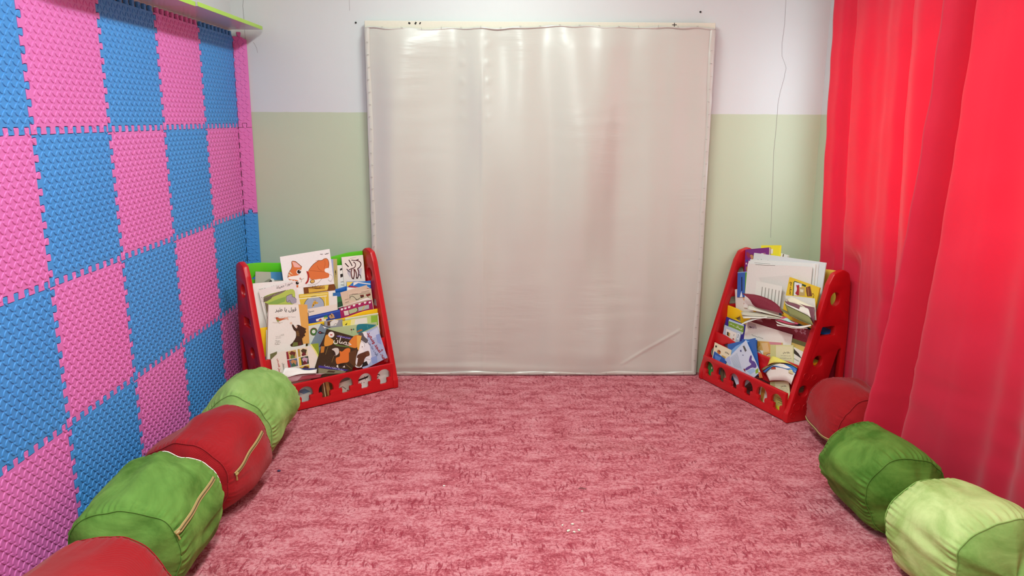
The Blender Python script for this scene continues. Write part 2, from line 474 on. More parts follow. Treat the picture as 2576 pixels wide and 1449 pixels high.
# satin face: a fine grid with slack folds
NX, NZ = 240, 240
def top_edge(x):
    return BH - .031 - .006 * math.sin(x * 3.2 + .4) - .004 * math.sin(x * 9 + 1) + .002 * math.sin(x * 31) - (.012 * math.exp(-((x - .36) / .16) ** 2))
def satin_depth(x, z):
    u, v = x / BW, z / BH
    e = min(1, u * 12, (1 - u) * 12, v * 14, (1 - v) * 14); e = e * e * (3 - 2 * e)
    d = 0
    d += .0100 * math.sin(x * 6.3 + .9 * math.sin(z * 2)) * (1 - v * .3)
    d += .0028 * math.sin(x * 14.5 + 1.1 * math.sin(z * 1.4 + 1)) * (.4 + .6 * (1 - v))
    d += .0120 * (noise.noise(Vector((x * 2.6, z * 1.1, 3)))) + .005 * noise.noise(Vector((x * 7, z * 1.6, 13)))
    d += .0018 * noise.noise(Vector((x * 3.0, z * 16, 9))) * max(0, noise.noise(Vector((x * 2, z * 1.5, 20))) + .2)
    d += .0030 * math.exp(-((x - .655) / .010) ** 2) * (1 if z < 1.75 else max(0, 1 - (z - 1.75) * 8))      # the ironed vertical crease
    for xs in (.545, .69):
        d += .0022 * math.exp(-((x - xs) / .016) ** 2) * max(0, math.sin(z * 62)) * (1 if z > 1.78 else max(0, 1 - (1.78 - z) * 2.2))
    lo = BH * .11
    d += .010 * math.exp(-((z - .045 - .01 * math.sin(x * 4)) / .020) ** 2) * (.55 + .45 * math.sin(x * 2.1 + .8))
    dg = (x - 1.55) * .62 - (z - .10) * 1.0
    d += .004 * math.exp(-(dg / .008) ** 2) * (1 if 1.5 < x < 1.86 and z < .4 else 0)
    return d * (.25 + .75 * e) + .004 * e
bm = bmesh.new(); g = []
for j in range(NZ + 1):
    row = []
    for i in range(NX + 1):
        x = .004 + (BW - .008) * i / NX; zt = top_edge(x); z = .006 + (zt - .006) * j / NZ
        row.append(bm.verts.new((x, -.014 - satin_depth(x, z), z)))
    g.append(row)
for j in range(NZ):
    for i in range(NX): bm.faces.new((g[j][i], g[j][i + 1], g[j + 1][i + 1], g[j + 1][i]))
sat = obj('satin_cloth', bm, M['satin'], bt, smooth=True)
# folded hems
def hem(pts, wdt, name='hem'):
    bm = bmesh.new(); rows = []
    n = len(pts)
    for i, (p, q) in enumerate(pts):
        row = []
        for k in range(7):
            s = k / 6; z_ = -.012 - .0055 * math.sin(PI * s) - .0025 * noise.noise(Vector((i * .31, s * 3, len(pts))))
            row.append(bm.verts.new((p[0] + (q[0] - p[0]) * s, z_ - .003, p[1] + (q[1] - p[1]) * s)))
        rows.append(row)
    for a, b in zip(rows[:-1], rows[1:]):
        for k in range(6): bm.faces.new((a[k], a[k + 1], b[k + 1], b[k]))
    bmesh.ops.recalc_face_normals(bm, faces=bm.faces[:])
    return obj(name, bm, M['satin'], sat, smooth=True)
N = 90
hem([((.001, .01 + (BH - .05) * i / N), (.030 + .004 * math.sin(i * .21), .01 + (BH - .05) * i / N)) for i in range(N + 1)], .03)
hem([((BW - .030 - .005 * math.sin(i * .17), .01 + (BH - .05) * i / N), (BW - .001, .01 + (BH - .05) * i / N)) for i in range(N + 1)], .03)
hem([((.01 + (BW - .02) * i / N, .004), (.01 + (BW - .02) * i / N, .026 + .004 * math.sin(i * .3))) for i in range(N + 1)], .03)
hem([((.01 + (BW - .02) * i / N, top_edge(.01 + (BW - .02) * i / N) - .008 + .002 * math.sin(i * .9)), (.01 + (BW - .02) * i / N, top_edge(.01 + (BW - .02) * i / N) + .004 + .002 * math.sin(i * .7))) for i in range(N + 1)], .02)
bm = bmesh.new(); box(bm, -.006, .006, -.0012, 0, -.0007, .0007)
st0 = obj('staple', bm, M['grey'], bt); first = True
spots = [(.018 + .004 * math.sin(i * 2.3), .12 + i * .068, .0) for i in range(28)] + [(BW - .018 + .004 * math.sin(i * 1.9), .10 + i * .07, 0) for i in range(27)] + [(.08 + i * .095, .016 + .003 * math.sin(i * 2), 1) for i in range(20)] + [(.1 + i * .11, None, 1) for i in range(17)]
for x, z, k in spots:
    o = st0 if first else st0.copy()
    if not first: C.objects.link(o)
    first = False
    if z is None: z = top_edge(x) + .004
    o.parent = bt; o.location = (x, -.0245, z); o.rotation_euler = (0, random.uniform(-.35, .35) + (PI / 2 if k and random.random() < .3 else 0), 0)
for (x, w, h) in ((.25, .012, .010), (.285, .009, .014), (.31, .007, .012), (1.735, .026, .004), (1.735, .004, .022)):
    bm = bmesh.new(); box(bm, -w / 2, w / 2, -.0006, 0, -h / 2, h / 2); o = obj('pen_mark', bm, M['black'], bt); o.location = (x, -.0002, BH - .012); o.rotation_euler = (0, .5 if x < 1 else 0, 0)

# ------------------------------------------------------------------ curtains
def fold_curtain(name, label, top, bot, nf, amp, phase, z0, z1, hemfn=None, NXc=220, NZc=90):
    """top and bot are plan polylines (x, y); folds run down the cloth"""
    def along(poly, s):
        L = [0]
        for a, b in zip(poly[:-1], poly[1:]): L.append(L[-1] + math.hypot(b[0] - a[0], b[1] - a[1]))
        d = s * L[-1]
        for i in range(len(poly) - 1):
            if d <= L[i + 1] + 1e-9:
                k = (d - L[i]) / (L[i + 1] - L[i]); a, b = poly[i], poly[i + 1]
                return a[0] + (b[0] - a[0]) * k, a[1] + (b[1] - a[1]) * k
        return poly[-1]
    bm = bmesh.new(); g = []
    for j in range(NZc + 1):
        t_ = j / NZc; row = []
        for i in range(NXc + 1):
            s = i / NXc
            x0, y0 = along(top, s); x1, y1 = along(bot, s)
            zz0 = z0(s) if callable(z0) else z0
            e = t_ ** 1.0
            k = e
            kk = k ** 1.6 if z1 > 0 else k
            x = x0 + (x1 - x0) * kk; y = y0 + (y1 - y0) * (k ** 2.2 if hemfn else k); z = z1 + (zz0 - z1) * t_
            ph = 2 * PI * nf * s + phase + .5 * math.sin(s * 9 + 1) + .35 * math.sin(k * 2.2 + s * 5)
            f = math.sin(ph) + .45 * math.sin(ph * 2.07 + 1.3) * math.sin(s * 13 + .5)
            a = amp * (1 - .25 * k if not hemfn else 1 + .15 * k) * (.6 + .4 * math.sin(s * 7.7 + 2))
            dx = -a * (f * .5 + .5) * 1.6
            dy = a * .9 * math.cos(ph)
            if hemfn: dx -= .022 * k ** 2 * (.5 + .5 * math.sin(s * 37 + 1.5 * math.sin(s * 17) + k * 2.2))
            wr = .007 * noise.noise(Vector((s * 9, z * 7, phase))) + (.010 * noise.noise(Vector((s * 5, z * 17, 3 + phase))) * max(0, .5 - abs(z - .55)) * 1.6)
            X, Y = x + dx + wr, y + dy
            if not hemfn:                                   # the cloth is caught behind the book rack
                sm = lambda q: max(0, min(1, q)) ** 2 * (3 - 2 * max(0, min(1, q)))
                f_ = sm((.93 - z) / .12) * sm((Y - 3.79) / .07)
                xt = 1.828 + max(0, Y - 3.90) * -.382
                X += max(0, xt + .006 * f - X) * f_
            X = min(X, rx(Y) - .012)
            row.append(bm.verts.new((X, Y, z)))
        g.append(row)
    for j in range(NZc):
        for i in range(NXc): bm.faces.new((g[j][i], g[j + 1][i], g[j + 1][i + 1], g[j][i + 1]))
    o = obj(name, bm, M['curtain'], None, smooth=True)
    md = o.modifiers.new('thickness', 'SOLIDIFY'); md.thickness = .0012
    return tag(o, label, 'curtain', 'red curtains over the window')
fold_curtain('curtain', 'Red curtain panel nearer the corner, falling behind the right book rack',
             [(1.745, 4.165), (1.755, 3.85), (1.77, 3.50), (1.80, 3.00)], [(1.80, 4.14), (1.85, 3.97), (1.83, 3.70), (1.88, 3.42), (1.90, 3.05)], 4.6, .036, .6, .012, 2.45)
fold_curtain('curtain', 'Red curtain panel nearer the camera, spreading over the cushions on the right',
             [(1.70, 3.05), (1.745, 2.75), (1.745, 2.3), (1.76, 1.55)], [(1.70, 3.30), (1.84, 2.98), (1.90, 2.62), (1.93, 2.30), (1.95, 1.6)], 4.4, .050, 2.0, lambda s: .012 + .16 * max(0, 1 - s * 5), 2.45, hemfn=True)
bm = bmesh.new(); tube(bm, [(1.80, 4.4, 2.47), (1.84, 1.3, 2.47)], .014, 12)
tag(obj('curtain_rod', bm, M['frame'], None, smooth=True), 'White curtain rod carrying the red curtains', 'curtain rod')

# ------------------------------------------------------------------ cushions
def pouf(x, y, yaw, R, L, mats, label, zips=None, capmat=None, roll=0, seed=0, zip_a=None, squash=.93, pleat=1.0, pitch=0):
    """a stuffed round floor cushion lying on its side: body, gathered end seams, zip"""
    rnd = random.Random(seed)
    H = L / 2; NU, prof = 220, []
    capb = .055
    for k in range(11):                                   # end cap from its centre out to the seam
        s = k / 10; prof.append((-H - capb * (1 - s ** 2.2), R * .90 * s, 'c'))
    nb = 40
    for k in range(1, nb):
        s = k / nb; a = -H + L * s; q = abs(2 * s - 1)
        prof.append((a, R * (.90 + .10 * (1 - q ** 2.6) ** .62), 'b'))
    for k in range(11):
        s = 1 - k / 10; prof.append((H + capb * (1 - s ** 2.2), R * .90 * s, 'c'))
    ks = rnd.random() * 50
    def point(a, r_, u, off=0.0):
        dirx, dirz = math.cos(u), math.sin(u)
        n1 = noise.noise(Vector((dirx * 1.3 + ks, dirz * 1.3, a * 4))) * .028 + noise.noise(Vector((dirx * 3 + ks, dirz * 3, a * 9 + 7))) * .007
        d = H - abs(a)
        pl = 0
        if -.01 < d:
            pl = pleat * .0085 * math.exp(-max(0, d) / .030) * min(1, max(0, d) / .010) * (.7 * math.sin(u * 44 + 2.2 * math.sin(u * 5 + ks)) + .5 * math.sin(u * 63 + ks) - .5) * (.6 + .4 * max(0, noise.noise(Vector((dirx * 1.7, dirz * 1.7, ks + 9))) + .4))
        groove = -.006 * math.exp(-(d / .010) ** 2)
        longw = .008 * math.sin(u * 13 + 3 * noise.noise(Vector((u, a * 5, ks)))) * max(0, noise.noise(Vector((u * 1.5, a * 3, ks + 5))))
        rr = max(0, r_ + (n1 + pl + groove + longw) * min(1, r_ / (R * .5)) + off)
        aa = a + (noise.noise(Vector((dirx * 2, dirz * 2, ks + a))) * .012 if r_ < R * .85 else 0)
        px, pz = rr * dirx, rr * dirz * squash
        pz += R * squash * .965
        if pz < .02: pz = .004 + .016 * math.exp((pz - .02) / .05); 
        px *= 1 + .05 * max(0, 1 - pz / R)
        return Vector((px, aa, pz))
    bm = bmesh.new(); rings = []
    for (a, r_, kind) in prof:
        if r_ < 1e-6: rings.append([bm.verts.new(point(a, 0, 0))])
        else: rings.append([bm.verts.new(point(a, r_, 2 * PI * k / NU)) for k in range(NU)])
    for i, (A, B) in enumerate(zip(rings[:-1], rings[1:])):
        mi = 1 if (prof[i][2] == 'c' and i < 10 and capmat) else 0
        for k in range(NU):
            k2 = (k + 1) % NU
            if len(A) == 1: f = bm.faces.new((A[0], B[k2], B[k]))
            elif len(B) == 1: f = bm.faces.new((A[k], A[k2], B[0]))
            else: f = bm.faces.new((A[k], A[k2], B[k2], B[k]))
            f.material_index = mi
    bmesh.ops.recalc_face_normals(bm, faces=bm.faces[:])
    root = empty('floor_cushion', label, 'cushion', Matrix.Translation((x, y, 0)) @ Matrix.Rotation(-yaw, 4, 'Z'), 'round floor cushions along the walls')
    body = obj('cushion_body', bm, [mats, capmat or mats], root, smooth=True)
    for sgn in (-1, 1):                                    # welted seams
        bm = bmesh.new()
        pts = [point(sgn * H, R * .90, 2 * PI * k / 90, .0035) for k in range(91)]
        tube(bm, pts, .0019, 6); obj('seam_piping', bm, M['white'] if zips == 'white_far' and sgn > 0 else (capmat or mats), root, smooth=True)
    if zip_a is not None:
        u0, a0, u1, a1 = zip_a
        def zp(s, off):
            u = u0 + (u1 - u0) * s; a = a0 + (a1 - a0) * s; q = abs(a / H); r_ = R * (.90 + .10 * max(0, 1 - min(1, q) ** 2.6) ** .62)
            return point(a, r_, u, off)
        n = 40; bm = bmesh.new()
        mid = [zp(k / n, .003) for k in range(n + 1)]
        cen = Vector((0, 0, R * squash))
        L_, R__ = [], []
        for k in range(n + 1):
            d = (mid[min(k + 1, n)] - mid[max(k - 1, 0)]).normalized(); out = (mid[k] - Vector((0, mid[k].y, cen.z))).normalized(); sd = d.cross(out).normalized()
            L_.append([bm.verts.new(mid[k] + sd * w + out * h) for w, h in ((-.0085, -.001), (-.0075, .0018), (-.002, .0022), (-.0018, .0036), (.0018, .0036), (.002, .0022), (.0075, .0018), (.0085, -.001))])
        for A, B in zip(L_[:-1], L_[1:]):
            for k in range(7):
                f = bm.faces.new((A[k], A[k + 1], B[k + 1], B[k])); f.material_index = 1 if 2 <= k <= 4 else 0
        bmesh.ops.recalc_face_normals(bm, faces=bm.faces[:])
        z = obj('zipper', bm, [M['zip'], M['zipdark']], root); z['label'] = 'tan zipper with dark teeth'
        bm = bmesh.new(); q = mid[0]; d = (mid[0] - mid[2]).normalized(); out = (q - Vector((0, q.y, cen.z))).normalized()
        tube(bm, [q + out * .006 - d * .012, q + out * .007, q + d * .004 + out * .007], [.0045, .005, .003], 8)
        dn = Vector((0, 0, -1)); dn = (dn - out * dn.dot(out)).normalized()
        tube(bm, [q + out * .006, q + out * .007 + dn * .010, q + out * .006 + dn * .022], [.0018, .0030, .0036], 8)
        obj('zipper_pull', bm, M['brass'], z)
    return root
# along the left wall, nearest first
pouf(-1.150, 1.860, .09, .210, .40, M['cord'], 'Red corduroy cushion at the bottom left, nearest the camera on the mat side', seed=3, pleat=.6)
pouf(-1.203, 2.449, -.066, .202, .42, M['velvet'], 'Large green velvet cushion by the mats, between two red cushions', zips='white_far', seed=11, zip_a=(.47, -.212, .50, .15))
pouf(-1.185, 2.990, .14, .190, .38, M['cord'], 'Red corduroy cushion by the mats with a diagonal tan zipper', seed=21, zip_a=(.12, -.16, .46, .13), pleat=.5)
pouf(-1.185, 3.483, 0, .189, .415, M['velvet_mid'], 'Light green velvet cushion touching the left book rack', seed=31)
# along the curtain, farthest first
pouf(1.690, 3.520, -.11, .168, .33, M['cord'], 'Red corduroy cushion beside the right book rack, half under the curtain', seed=41, zip_a=(PI + .42, -.14, PI + .40, .14), pleat=.5)
pouf(1.506, 2.836, -.079, .184, .37, M['velvet_dark'], 'Dark green velvet cushion in the middle of the curtain row', seed=51, pleat=1.3)
pouf(1.537, 2.317, -.139, .197, .32, M['velvet_pale'], 'Pale green velvet cushion at the bottom right corner of the photo', capmat=M['velvet_mid'], seed=61)

# ------------------------------------------------------------------ book racks
RW, RT = .785, .034
def rack_matrix(x, y, a): return Matrix.Translation((x, y, 0)) @ Matrix.Rotation(a, 4, 'Z')
MW = {'L': rack_matrix(-1.217, 3.857, .6652), 'R': rack_matrix(1.2085, 4.5153, -1.2059)}
TIERS = [(.010, .155, 0.010), (.085, .292, .145), (.160, .449, .30), (.230, .606, .455)]
def side_panel_outline():
    pts = [(-.004, 0), (.168, 0), (.178, .012), (.235, .17), (.30, .37), (.318, .37), (.322, 0), (.352, 0), (.350, .50), (.338, .72), (.325, .775), (.285, .796), (.225, .778), (.196, .725), (.004, .07), (-.004, .05)]
    return rounded(pts, [.008, .012, .02, .08, .02, .01, .008, .008, .1, .05, .03, .04, .03, .05, .03, .02])
PANEL_HOLES = [rounded([(.166, .452), (.262, .452), (.262, .50), (.178, .50)], .010), circle(.168, .318, .030), circle(.088, .165, .030), circle(.245, .643, .030, ry=.036)]
def mushroom(cx, cz, s=1.0):
    pts = []
    for k in range(13):
        a = PI * k / 12; pts.append((cx + .043 * s * math.cos(a), cz + .006 + .040 * s * math.sin(a)))
    pts += [(cx - .044 * s, cz - .006), (cx - .036 * s, cz - .010), (cx - .026 * s, cz - .008), (cx - .022 * s, cz - .018), (cx - .024 * s, cz - .034), (cx - .018 * s, cz - .041), (cx + .018 * s, cz - .041), (cx + .024 * s, cz - .034), (cx + .022 * s, cz - .018), (cx + .026 * s, cz - .008), (cx + .036 * s, cz - .010), (cx + .044 * s, cz - .006)]
    return pts
def wavy_rail(z0, z1, dip):
    x0, x1 = RT, RW - RT; pts = [(x0, z0), (x1, z0), (x1, z1)]
    n = 30
    for k in range(n + 1):
        s = 1 - k / n; q = abs(2 * s - 1)
        e = min(1, max(0, (q - .35) / .5)); e = e * e * (3 - 2 * e)
        pts.append((x0 + (x1 - x0) * (.01 + .98 * s), z1 - dip * (1 - e)))
    pts.append((x0, z1))
    return pts
def notch(cx, cz, w=.028, h=.03):
    return rounded([(cx - w, cz - h * .3), (cx + w * .2, cz - h * .5), (cx + w, cz - h * .5), (cx + w * .7, cz + h * .6), (cx + w * .3, cz + h * .3)], .004, 3)
def rack(key, label, topmat, back_tan):
    root = empty('book_rack', label, 'book rack', MW[key], 'red plastic book racks')
    for x in (RT / 2, RW - RT / 2):
        bm = bmesh.new(); plate(bm, side_panel_outline(), PANEL_HOLES, RT, .007, lambda u, v, w, x=x: (x + w, u, v))
        for (cy, cz, r) in ((.10, .245, .020), (.15, .235, .016), (.05, .085, .022), (.11, .075, .018), (.03, .04, .015)):
            for sg in (-1, 1):                             # round moulded bosses
                pts = [(x + sg * (RT / 2 + .0002), cy + r * math.cos(2 * PI * k / 20), cz + r * math.sin(2 * PI * k / 20)) for k in range(21)]
                tube(bm, pts, .0016, 5)
        obj('side_panel', bm, M['red'], root, smooth=True, angle=40)
    bm = bmesh.new()
    holes = [mushroom(RT + .0598 + k * .1195, .083) for k in range(6)]
    plate(bm, rounded([(RT - .004, .004), (RW - RT + .004, .004), (RW - RT + .004, .155), (RT - .004, .155)], .006), holes, .020, .0045, lambda u, v, w: (u, TIERS[0][0] + w, v))
    obj('front_rail', bm, M['red'], root, smooth=True, angle=40)
    cols = [None, M['red'], M['yellow'], M['bluep']]
    for k in (1, 2, 3):
        y, zt, zf = TIERS[k]
        if key == 'R' and k == 3: continue
        bm = bmesh.new(); plate(bm, wavy_rail(zf - .012, zt, .022), [notch(.135, zt - .055), notch(RW - .135, zt - .055)], .014, .004, lambda u, v, w, y=y: (u, y + w, v))
        obj('tier_rail', bm, cols[k], root, smooth=True, angle=40)
    for k in range(4):                                      # the trays the books stand on
        y, zt, zf = TIERS[k]; yb = (TIERS[k + 1][0] if k < 3 else .315)
        bm = bmesh.new(); box(bm, RT - .002, RW - RT + .002, y + .004, yb + .0, zf - .012, zf); obj('tray', bm, cols[k] or M['red'], root)
    bm = bmesh.new(); plate(bm, wavy_rail(.52, .772, .016), [notch(.10, .695), notch(RW - .10, .695)], .016, .005, lambda u, v, w: (u, .318 + w, v)); obj('back_board', bm, topmat, root, smooth=True, angle=40)
    return root
rack('L', 'Red plastic book rack with a green top board, standing before the foam mats', M['greenp'], False)
rack('R', 'Red plastic book rack with a yellow top board, standing beside the red curtain', M['tan'], True)

# ------------------------------------------------------------------ lettering
def _form(c, f):
    try: return unicodedata.lookup(unicodedata.name(c) + ' ' + f + ' FORM')
    except Exception: return None
def arabic(s):
    out = []
    for i, c in enumerate(s):
        if not _form(c, 'ISOLATED'): out.append(c); continue
        prev = i > 0 and _form(s[i - 1], 'INITIAL') is not None
        nxt = i < len(s) - 1 and _form(s[i + 1], 'FINAL') is not None and _form(c, 'INITIAL') is not None
        out.append(_form(c, 'MEDIAL' if prev and nxt else 'FINAL' if prev else 'INITIAL' if nxt else 'ISOLATED') or c)
    return ''.join(reversed(out))
_tc = {}
def text_geo(s, bold=0.0):
    if (s, bold) not in _tc:
        cu = bpy.data.curves.new('lettering', 'FONT'); cu.body = arabic(s); cu.resolution_u = 2; cu.offset = bold
        o = bpy.data.objects.new('lettering', cu); C.objects.link(o); bpy.context.view_layer.update()
        me = bpy.data.meshes.new_from_object(o)
        vs = [tuple(v.co) for v in me.vertices]; fs = [tuple(p.vertices) for p in me.polygons]
        bpy.data.objects.remove(o); bpy.data.curves.remove(cu); bpy.data.meshes.remove(me)
        if vs:
            x0, x1 = min(v[0] for v in vs), max(v[0] for v in vs); y0, y1 = min(v[1] for v in vs), max(v[1] for v in vs)
            vs = [((v[0] - (x0 + x1) / 2), (v[1] - (y0 + y1) / 2)) for v in vs]
            _tc[(s, bold)] = (vs, fs, x1 - x0, y1 - y0)
        else: _tc[(s, bold)] = ([], [], 1, 1)
    return _tc[(s, bold)]

# ------------------------------------------------------------------ books
def paint(bm, mats, art, w, h, z=0.0, flip=1):
    """printed picture elements laid on a cover: x 0..1 left to right, y 0..1 top to bottom"""
    def mi(c):
        m = flat(c, .42)
        if m not in mats: mats.append(m)
        return mats.index(m)
    def X(p): return (p[0] * w, -p[1] * h)
    for i, e in enumerate(art):
        zz = z + .00025 + .00006 * i; k = e[0]
        if k == 't':
            _, c, s, cx, cy, width, rot = e[:7]
            vs, fs, tw, thh = text_geo(s, e[7] if len(e) > 7 else 0.0); sc = width * w / tw; ca, sa = math.cos(math.radians(rot)), math.sin(math.radians(rot))
            V = [bm.verts.new((cx * w + (x * ca - y * sa) * sc, -cy * h + (x * sa + y * ca) * sc, zz)) for x, y in vs]; m_ = mi(c)
            for f in fs:
                try: q = bm.faces.new([V[j] for j in f]); q.material_index = m_
                except ValueError: pass
            continue
        if k == 'p':
            pl = [X(p) for p in e[2]]
            if len(pl) > 6:                                 # hand-drawn outlines: soften the corners
                for _ in (0, 1): pl = [q for a, b in zip(pl, pl[1:] + pl[:1]) for q in ((a[0] * .78 + b[0] * .22, a[1] * .78 + b[1] * .22), (a[0] * .22 + b[0] * .78, a[1] * .22 + b[1] * .78))]
            polys = [pl]
        elif k == 'r': polys = [[X(p) for p in ((e[2], e[3]), (e[4], e[3]), (e[4], e[5]), (e[2], e[5]))]]
        elif k == 'e':
            _, c, cx, cy, rx_, ry_ = e[:6]; rot = math.radians(e[6]) if len(e) > 6 else 0
            polys = [[(cx * w + (math.cos(a) * rx_ * math.cos(rot) - math.sin(a) * ry_ * math.sin(rot)) * w, -cy * h + (math.cos(a) * rx_ * math.sin(rot) + math.sin(a) * ry_ * math.cos(rot)) * w) for a in [2 * PI * q / 24 for q in range(24)]]]
        elif k == 'l':
            _, c, wd, pts = e[:4]; polys = []; pts = [Vector(X(p)) for p in pts]; wd = wd * w / 2
            if len(pts) > 2:
                for _ in (0, 1): pts = [pts[0]] + [q for a, b in zip(pts[:-1], pts[1:]) for q in (a * .75 + b * .25, a * .25 + b * .75)] + [pts[-1]]
            Ls, Rs = [], []
            for j, p in enumerate(pts):
                d = (pts[min(j + 1, len(pts) - 1)] - pts[max(j - 1, 0)]); d = d.normalized() if d.length > 0 else Vector((1, 0)); n = Vector((-d.y, d.x)) * wd
                Ls.append(p - n); Rs.append(p + n)
            for j in range(len(pts) - 1): polys.append([tuple(Ls[j]), tuple(Ls[j + 1]), tuple(Rs[j + 1]), tuple(Rs[j])])
        m_ = mi(e[1])
        for pl in polys:
            V = [bm.verts.new((a, b, zz)) for a, b in pl]
            try: q = bm.faces.new(V)
            except ValueError: continue
            q.normal_update()
            if q.normal.z < 0: q.normal_flip()
            q.material_index = m_
T_ = {1: (.073, .29, .10), 2: (.148, .447, .12), 3: (.222, .605, .10), 4: (.305, .765, .14)}
def book_matrix(key, tier, off, u, v, roll):
    y, z, s = T_[tier]; k = math.sqrt(1 + s * s); c0 = (y - off) - s * z
    zz = v / k; pos = Vector((u, c0 + s * zz, zz))
    ex = Vector((1, 0, 0)); ev = Vector((0, s, 1)) / k; r = math.radians(roll)
    a = ex * math.cos(r) + ev * math.sin(r); b = -ex * math.sin(r) + ev * math.cos(r); n = a.cross(b)
    return MW[key] @ Matrix(((a.x, b.x, n.x, pos.x), (a.y, b.y, n.y, pos.y), (a.z, b.z, n.z, pos.z), (0, 0, 0, 1)))
def book(key, tier, off, u, v, w, h, roll, th, col, label, art=(), kind='book', spine=-1, back=None, gloss=.42, corner=0, name=None, cat=None):
    mw = book_matrix(key, tier, off, u, v, roll)
    grp = 'books on the left rack' if key == 'L' else 'books on the right rack'
    if kind == 'sheet':
        bm = bmesh.new(); mats = [flat(col, gloss)]
        n = 10
        for zf in (0, -th):
            g = [[bm.verts.new((w * i / n, -h * j / n, zf + .0)) for i in range(n + 1)] for j in range(n + 1)]
            for j in range(n):
                for i in range(n):
                    q = (g[j][i], g[j + 1][i], g[j + 1][i + 1], g[j][i + 1]); bm.faces.new(q if zf == 0 else q[::-1])
        for e in [e for e in bm.edges if e.is_boundary]: pass
        bmesh.ops.bridge_loops(bm, edges=[e for e in bm.edges if e.is_boundary])
        paint(bm, mats, art, w, h)
        o = obj(name or 'paper_sheet', bm, mats); o.matrix_world = mw
        return tag(o, label, cat or 'paper sheet', grp)
    root = empty(name or 'book', label, cat or 'book', mw, grp)
    ct = .0012 if th > .006 else .0007
    bm = bmesh.new(); mats = [flat(col, gloss), flat(back or col, gloss)]
    if corner:
        out = rounded([(0, -h), (w, -h), (w, 0), (0, 0)], corner, 5); plate(bm, out, [], ct, .0002, lambda a, b, c: (a, b, c - ct / 2), 1)
    else: box(bm, 0, w, -h, 0, -ct, 0)
    box(bm, 0, w, -h, 0, -th, -th + ct, 1)
    sx = (0, ct) if spine < 0 else (w - ct, w)
    box(bm, sx[0], sx[1], -h, 0, -th + ct, -ct)
    paint(bm, mats, art, w, h)
    obj('cover', bm, mats, root)
    bm = bmesh.new(); e = .0022
    box(bm, ct if spine < 0 else e, w - (e if spine < 0 else ct), -h + e, -e, -th + ct, -ct); obj('pages', bm, M['pages'], root)
    return root
def lines(c, x0, x1, y0, y1, n, wd=.006, seed=1, gap=.0):
    r = random.Random(seed); out = []
    for k in range(n):
        y = y0 + (y1 - y0) * k / max(1, n - 1); out.append(('l', c, wd, [(x0 + (x1 - x0) * r.random() * gap, y), (x1, y)]))
    return out
def scrib(c, x0, x1, y, amp, wd, n=14, seed=0):
    r = random.Random(seed); return ('l', c, wd, [(x0 + (x1 - x0) * k / n, y + amp * r.uniform(-1, 1)) for k in range(n + 1)])

#BOOKS#
def fan(key, label, leaves_, name='open_book', cat='book'):
    """an open book: each leaf is a bent sheet between two edges, in rack coordinates"""
    grp = 'books on the left rack' if key == 'L' else 'books on the right rack'
    root = empty(name, label, cat, MW[key], grp)
    for col, pa, pb in leaves_:
        n = 10; rows = []
        bm = bmesh.new()
        def at(path, s):
            f_ = s * (len(path) - 1); i = min(int(f_), len(path) - 2); k = f_ - i
            p0, p1, p2, p3 = [Vector(path[max(0, min(len(path) - 1, j))]) for j in (i - 1, i, i + 1, i + 2)]
            return .5 * ((2 * p1) + (p2 - p0) * k + (2 * p0 - 5 * p1 + 4 * p2 - p3) * k * k + (-p0 + 3 * p1 - 3 * p2 + p3) * k ** 3)
        for i in range(n + 1):
            a, b = at(pa, i / n), at(pb, i / n); rows.append([bm.verts.new(a.lerp(b, j / 3)) for j in range(4)])
        for A, B in zip(rows[:-1], rows[1:]):
            for j in range(3): bm.faces.new((A[j], A[j + 1], B[j + 1], B[j]))
        bmesh.ops.recalc_face_normals(bm, faces=bm.faces[:])
        o = obj('leaf', bm, flat(col, .5), root, smooth=True)
        md = o.modifiers.new('thickness', 'SOLIDIFY'); md.thickness = .0008; md.offset = 0
    return root
book('L', 4, 0.0037, .094, .736, .154, 0.24, -8.7, 0.0033, '#b3b5a4', 'Grey and blue book at the top left of the left rack, before the green board', [('p','#4b92c6',[(.546,-.001),(.958,-.01),(1.027,.174),(.578,.184),(1.056,.49),(.622,.499)]), ('e','#e6e6df',.594,.202,.101,.084), ('e','#2a2523',.52,.218,.087,.063), ('p','#8a8d7a',[(.311,.231),(.443,.173),(.517,.153),(.578,.17),(.461,.238)])])
book('L', 4, 0.0089, .51, .758, .064, 0.26, -4.5, 0.0044, '#c0b172', 'Narrow olive book with a lilac stripe, right of the cat picture', [('r','#aab4dc',.35,0,.62,1), ('p','#3b2340',[(.4,.4),(.75,.62),(.8,1),(.4,1)]), scrib('#4a4228',.78,.84,.3,.05,.05,10,3), ('t','#4a4228','قصص الأطفال',.82,.32,.7,-90)])
book('L', 4, 0.0037, .565, .715, .068, 0.22, -2.6, 0.0033, '#f2f0ea', 'Black and white striped book between the olive book and the ink drawing', [('p','#1d1b1b',[(.35,.1),(1,.02),(1,.07),(.35,.15)]), ('p','#1d1b1b',[(.35,.24),(1,.2),(1,.27),(.35,.33)]), ('l','#555048',.04,[(.35,.45),(1,.42)]), ('l','#555048',.04,[(.35,.52),(1,.55)])])
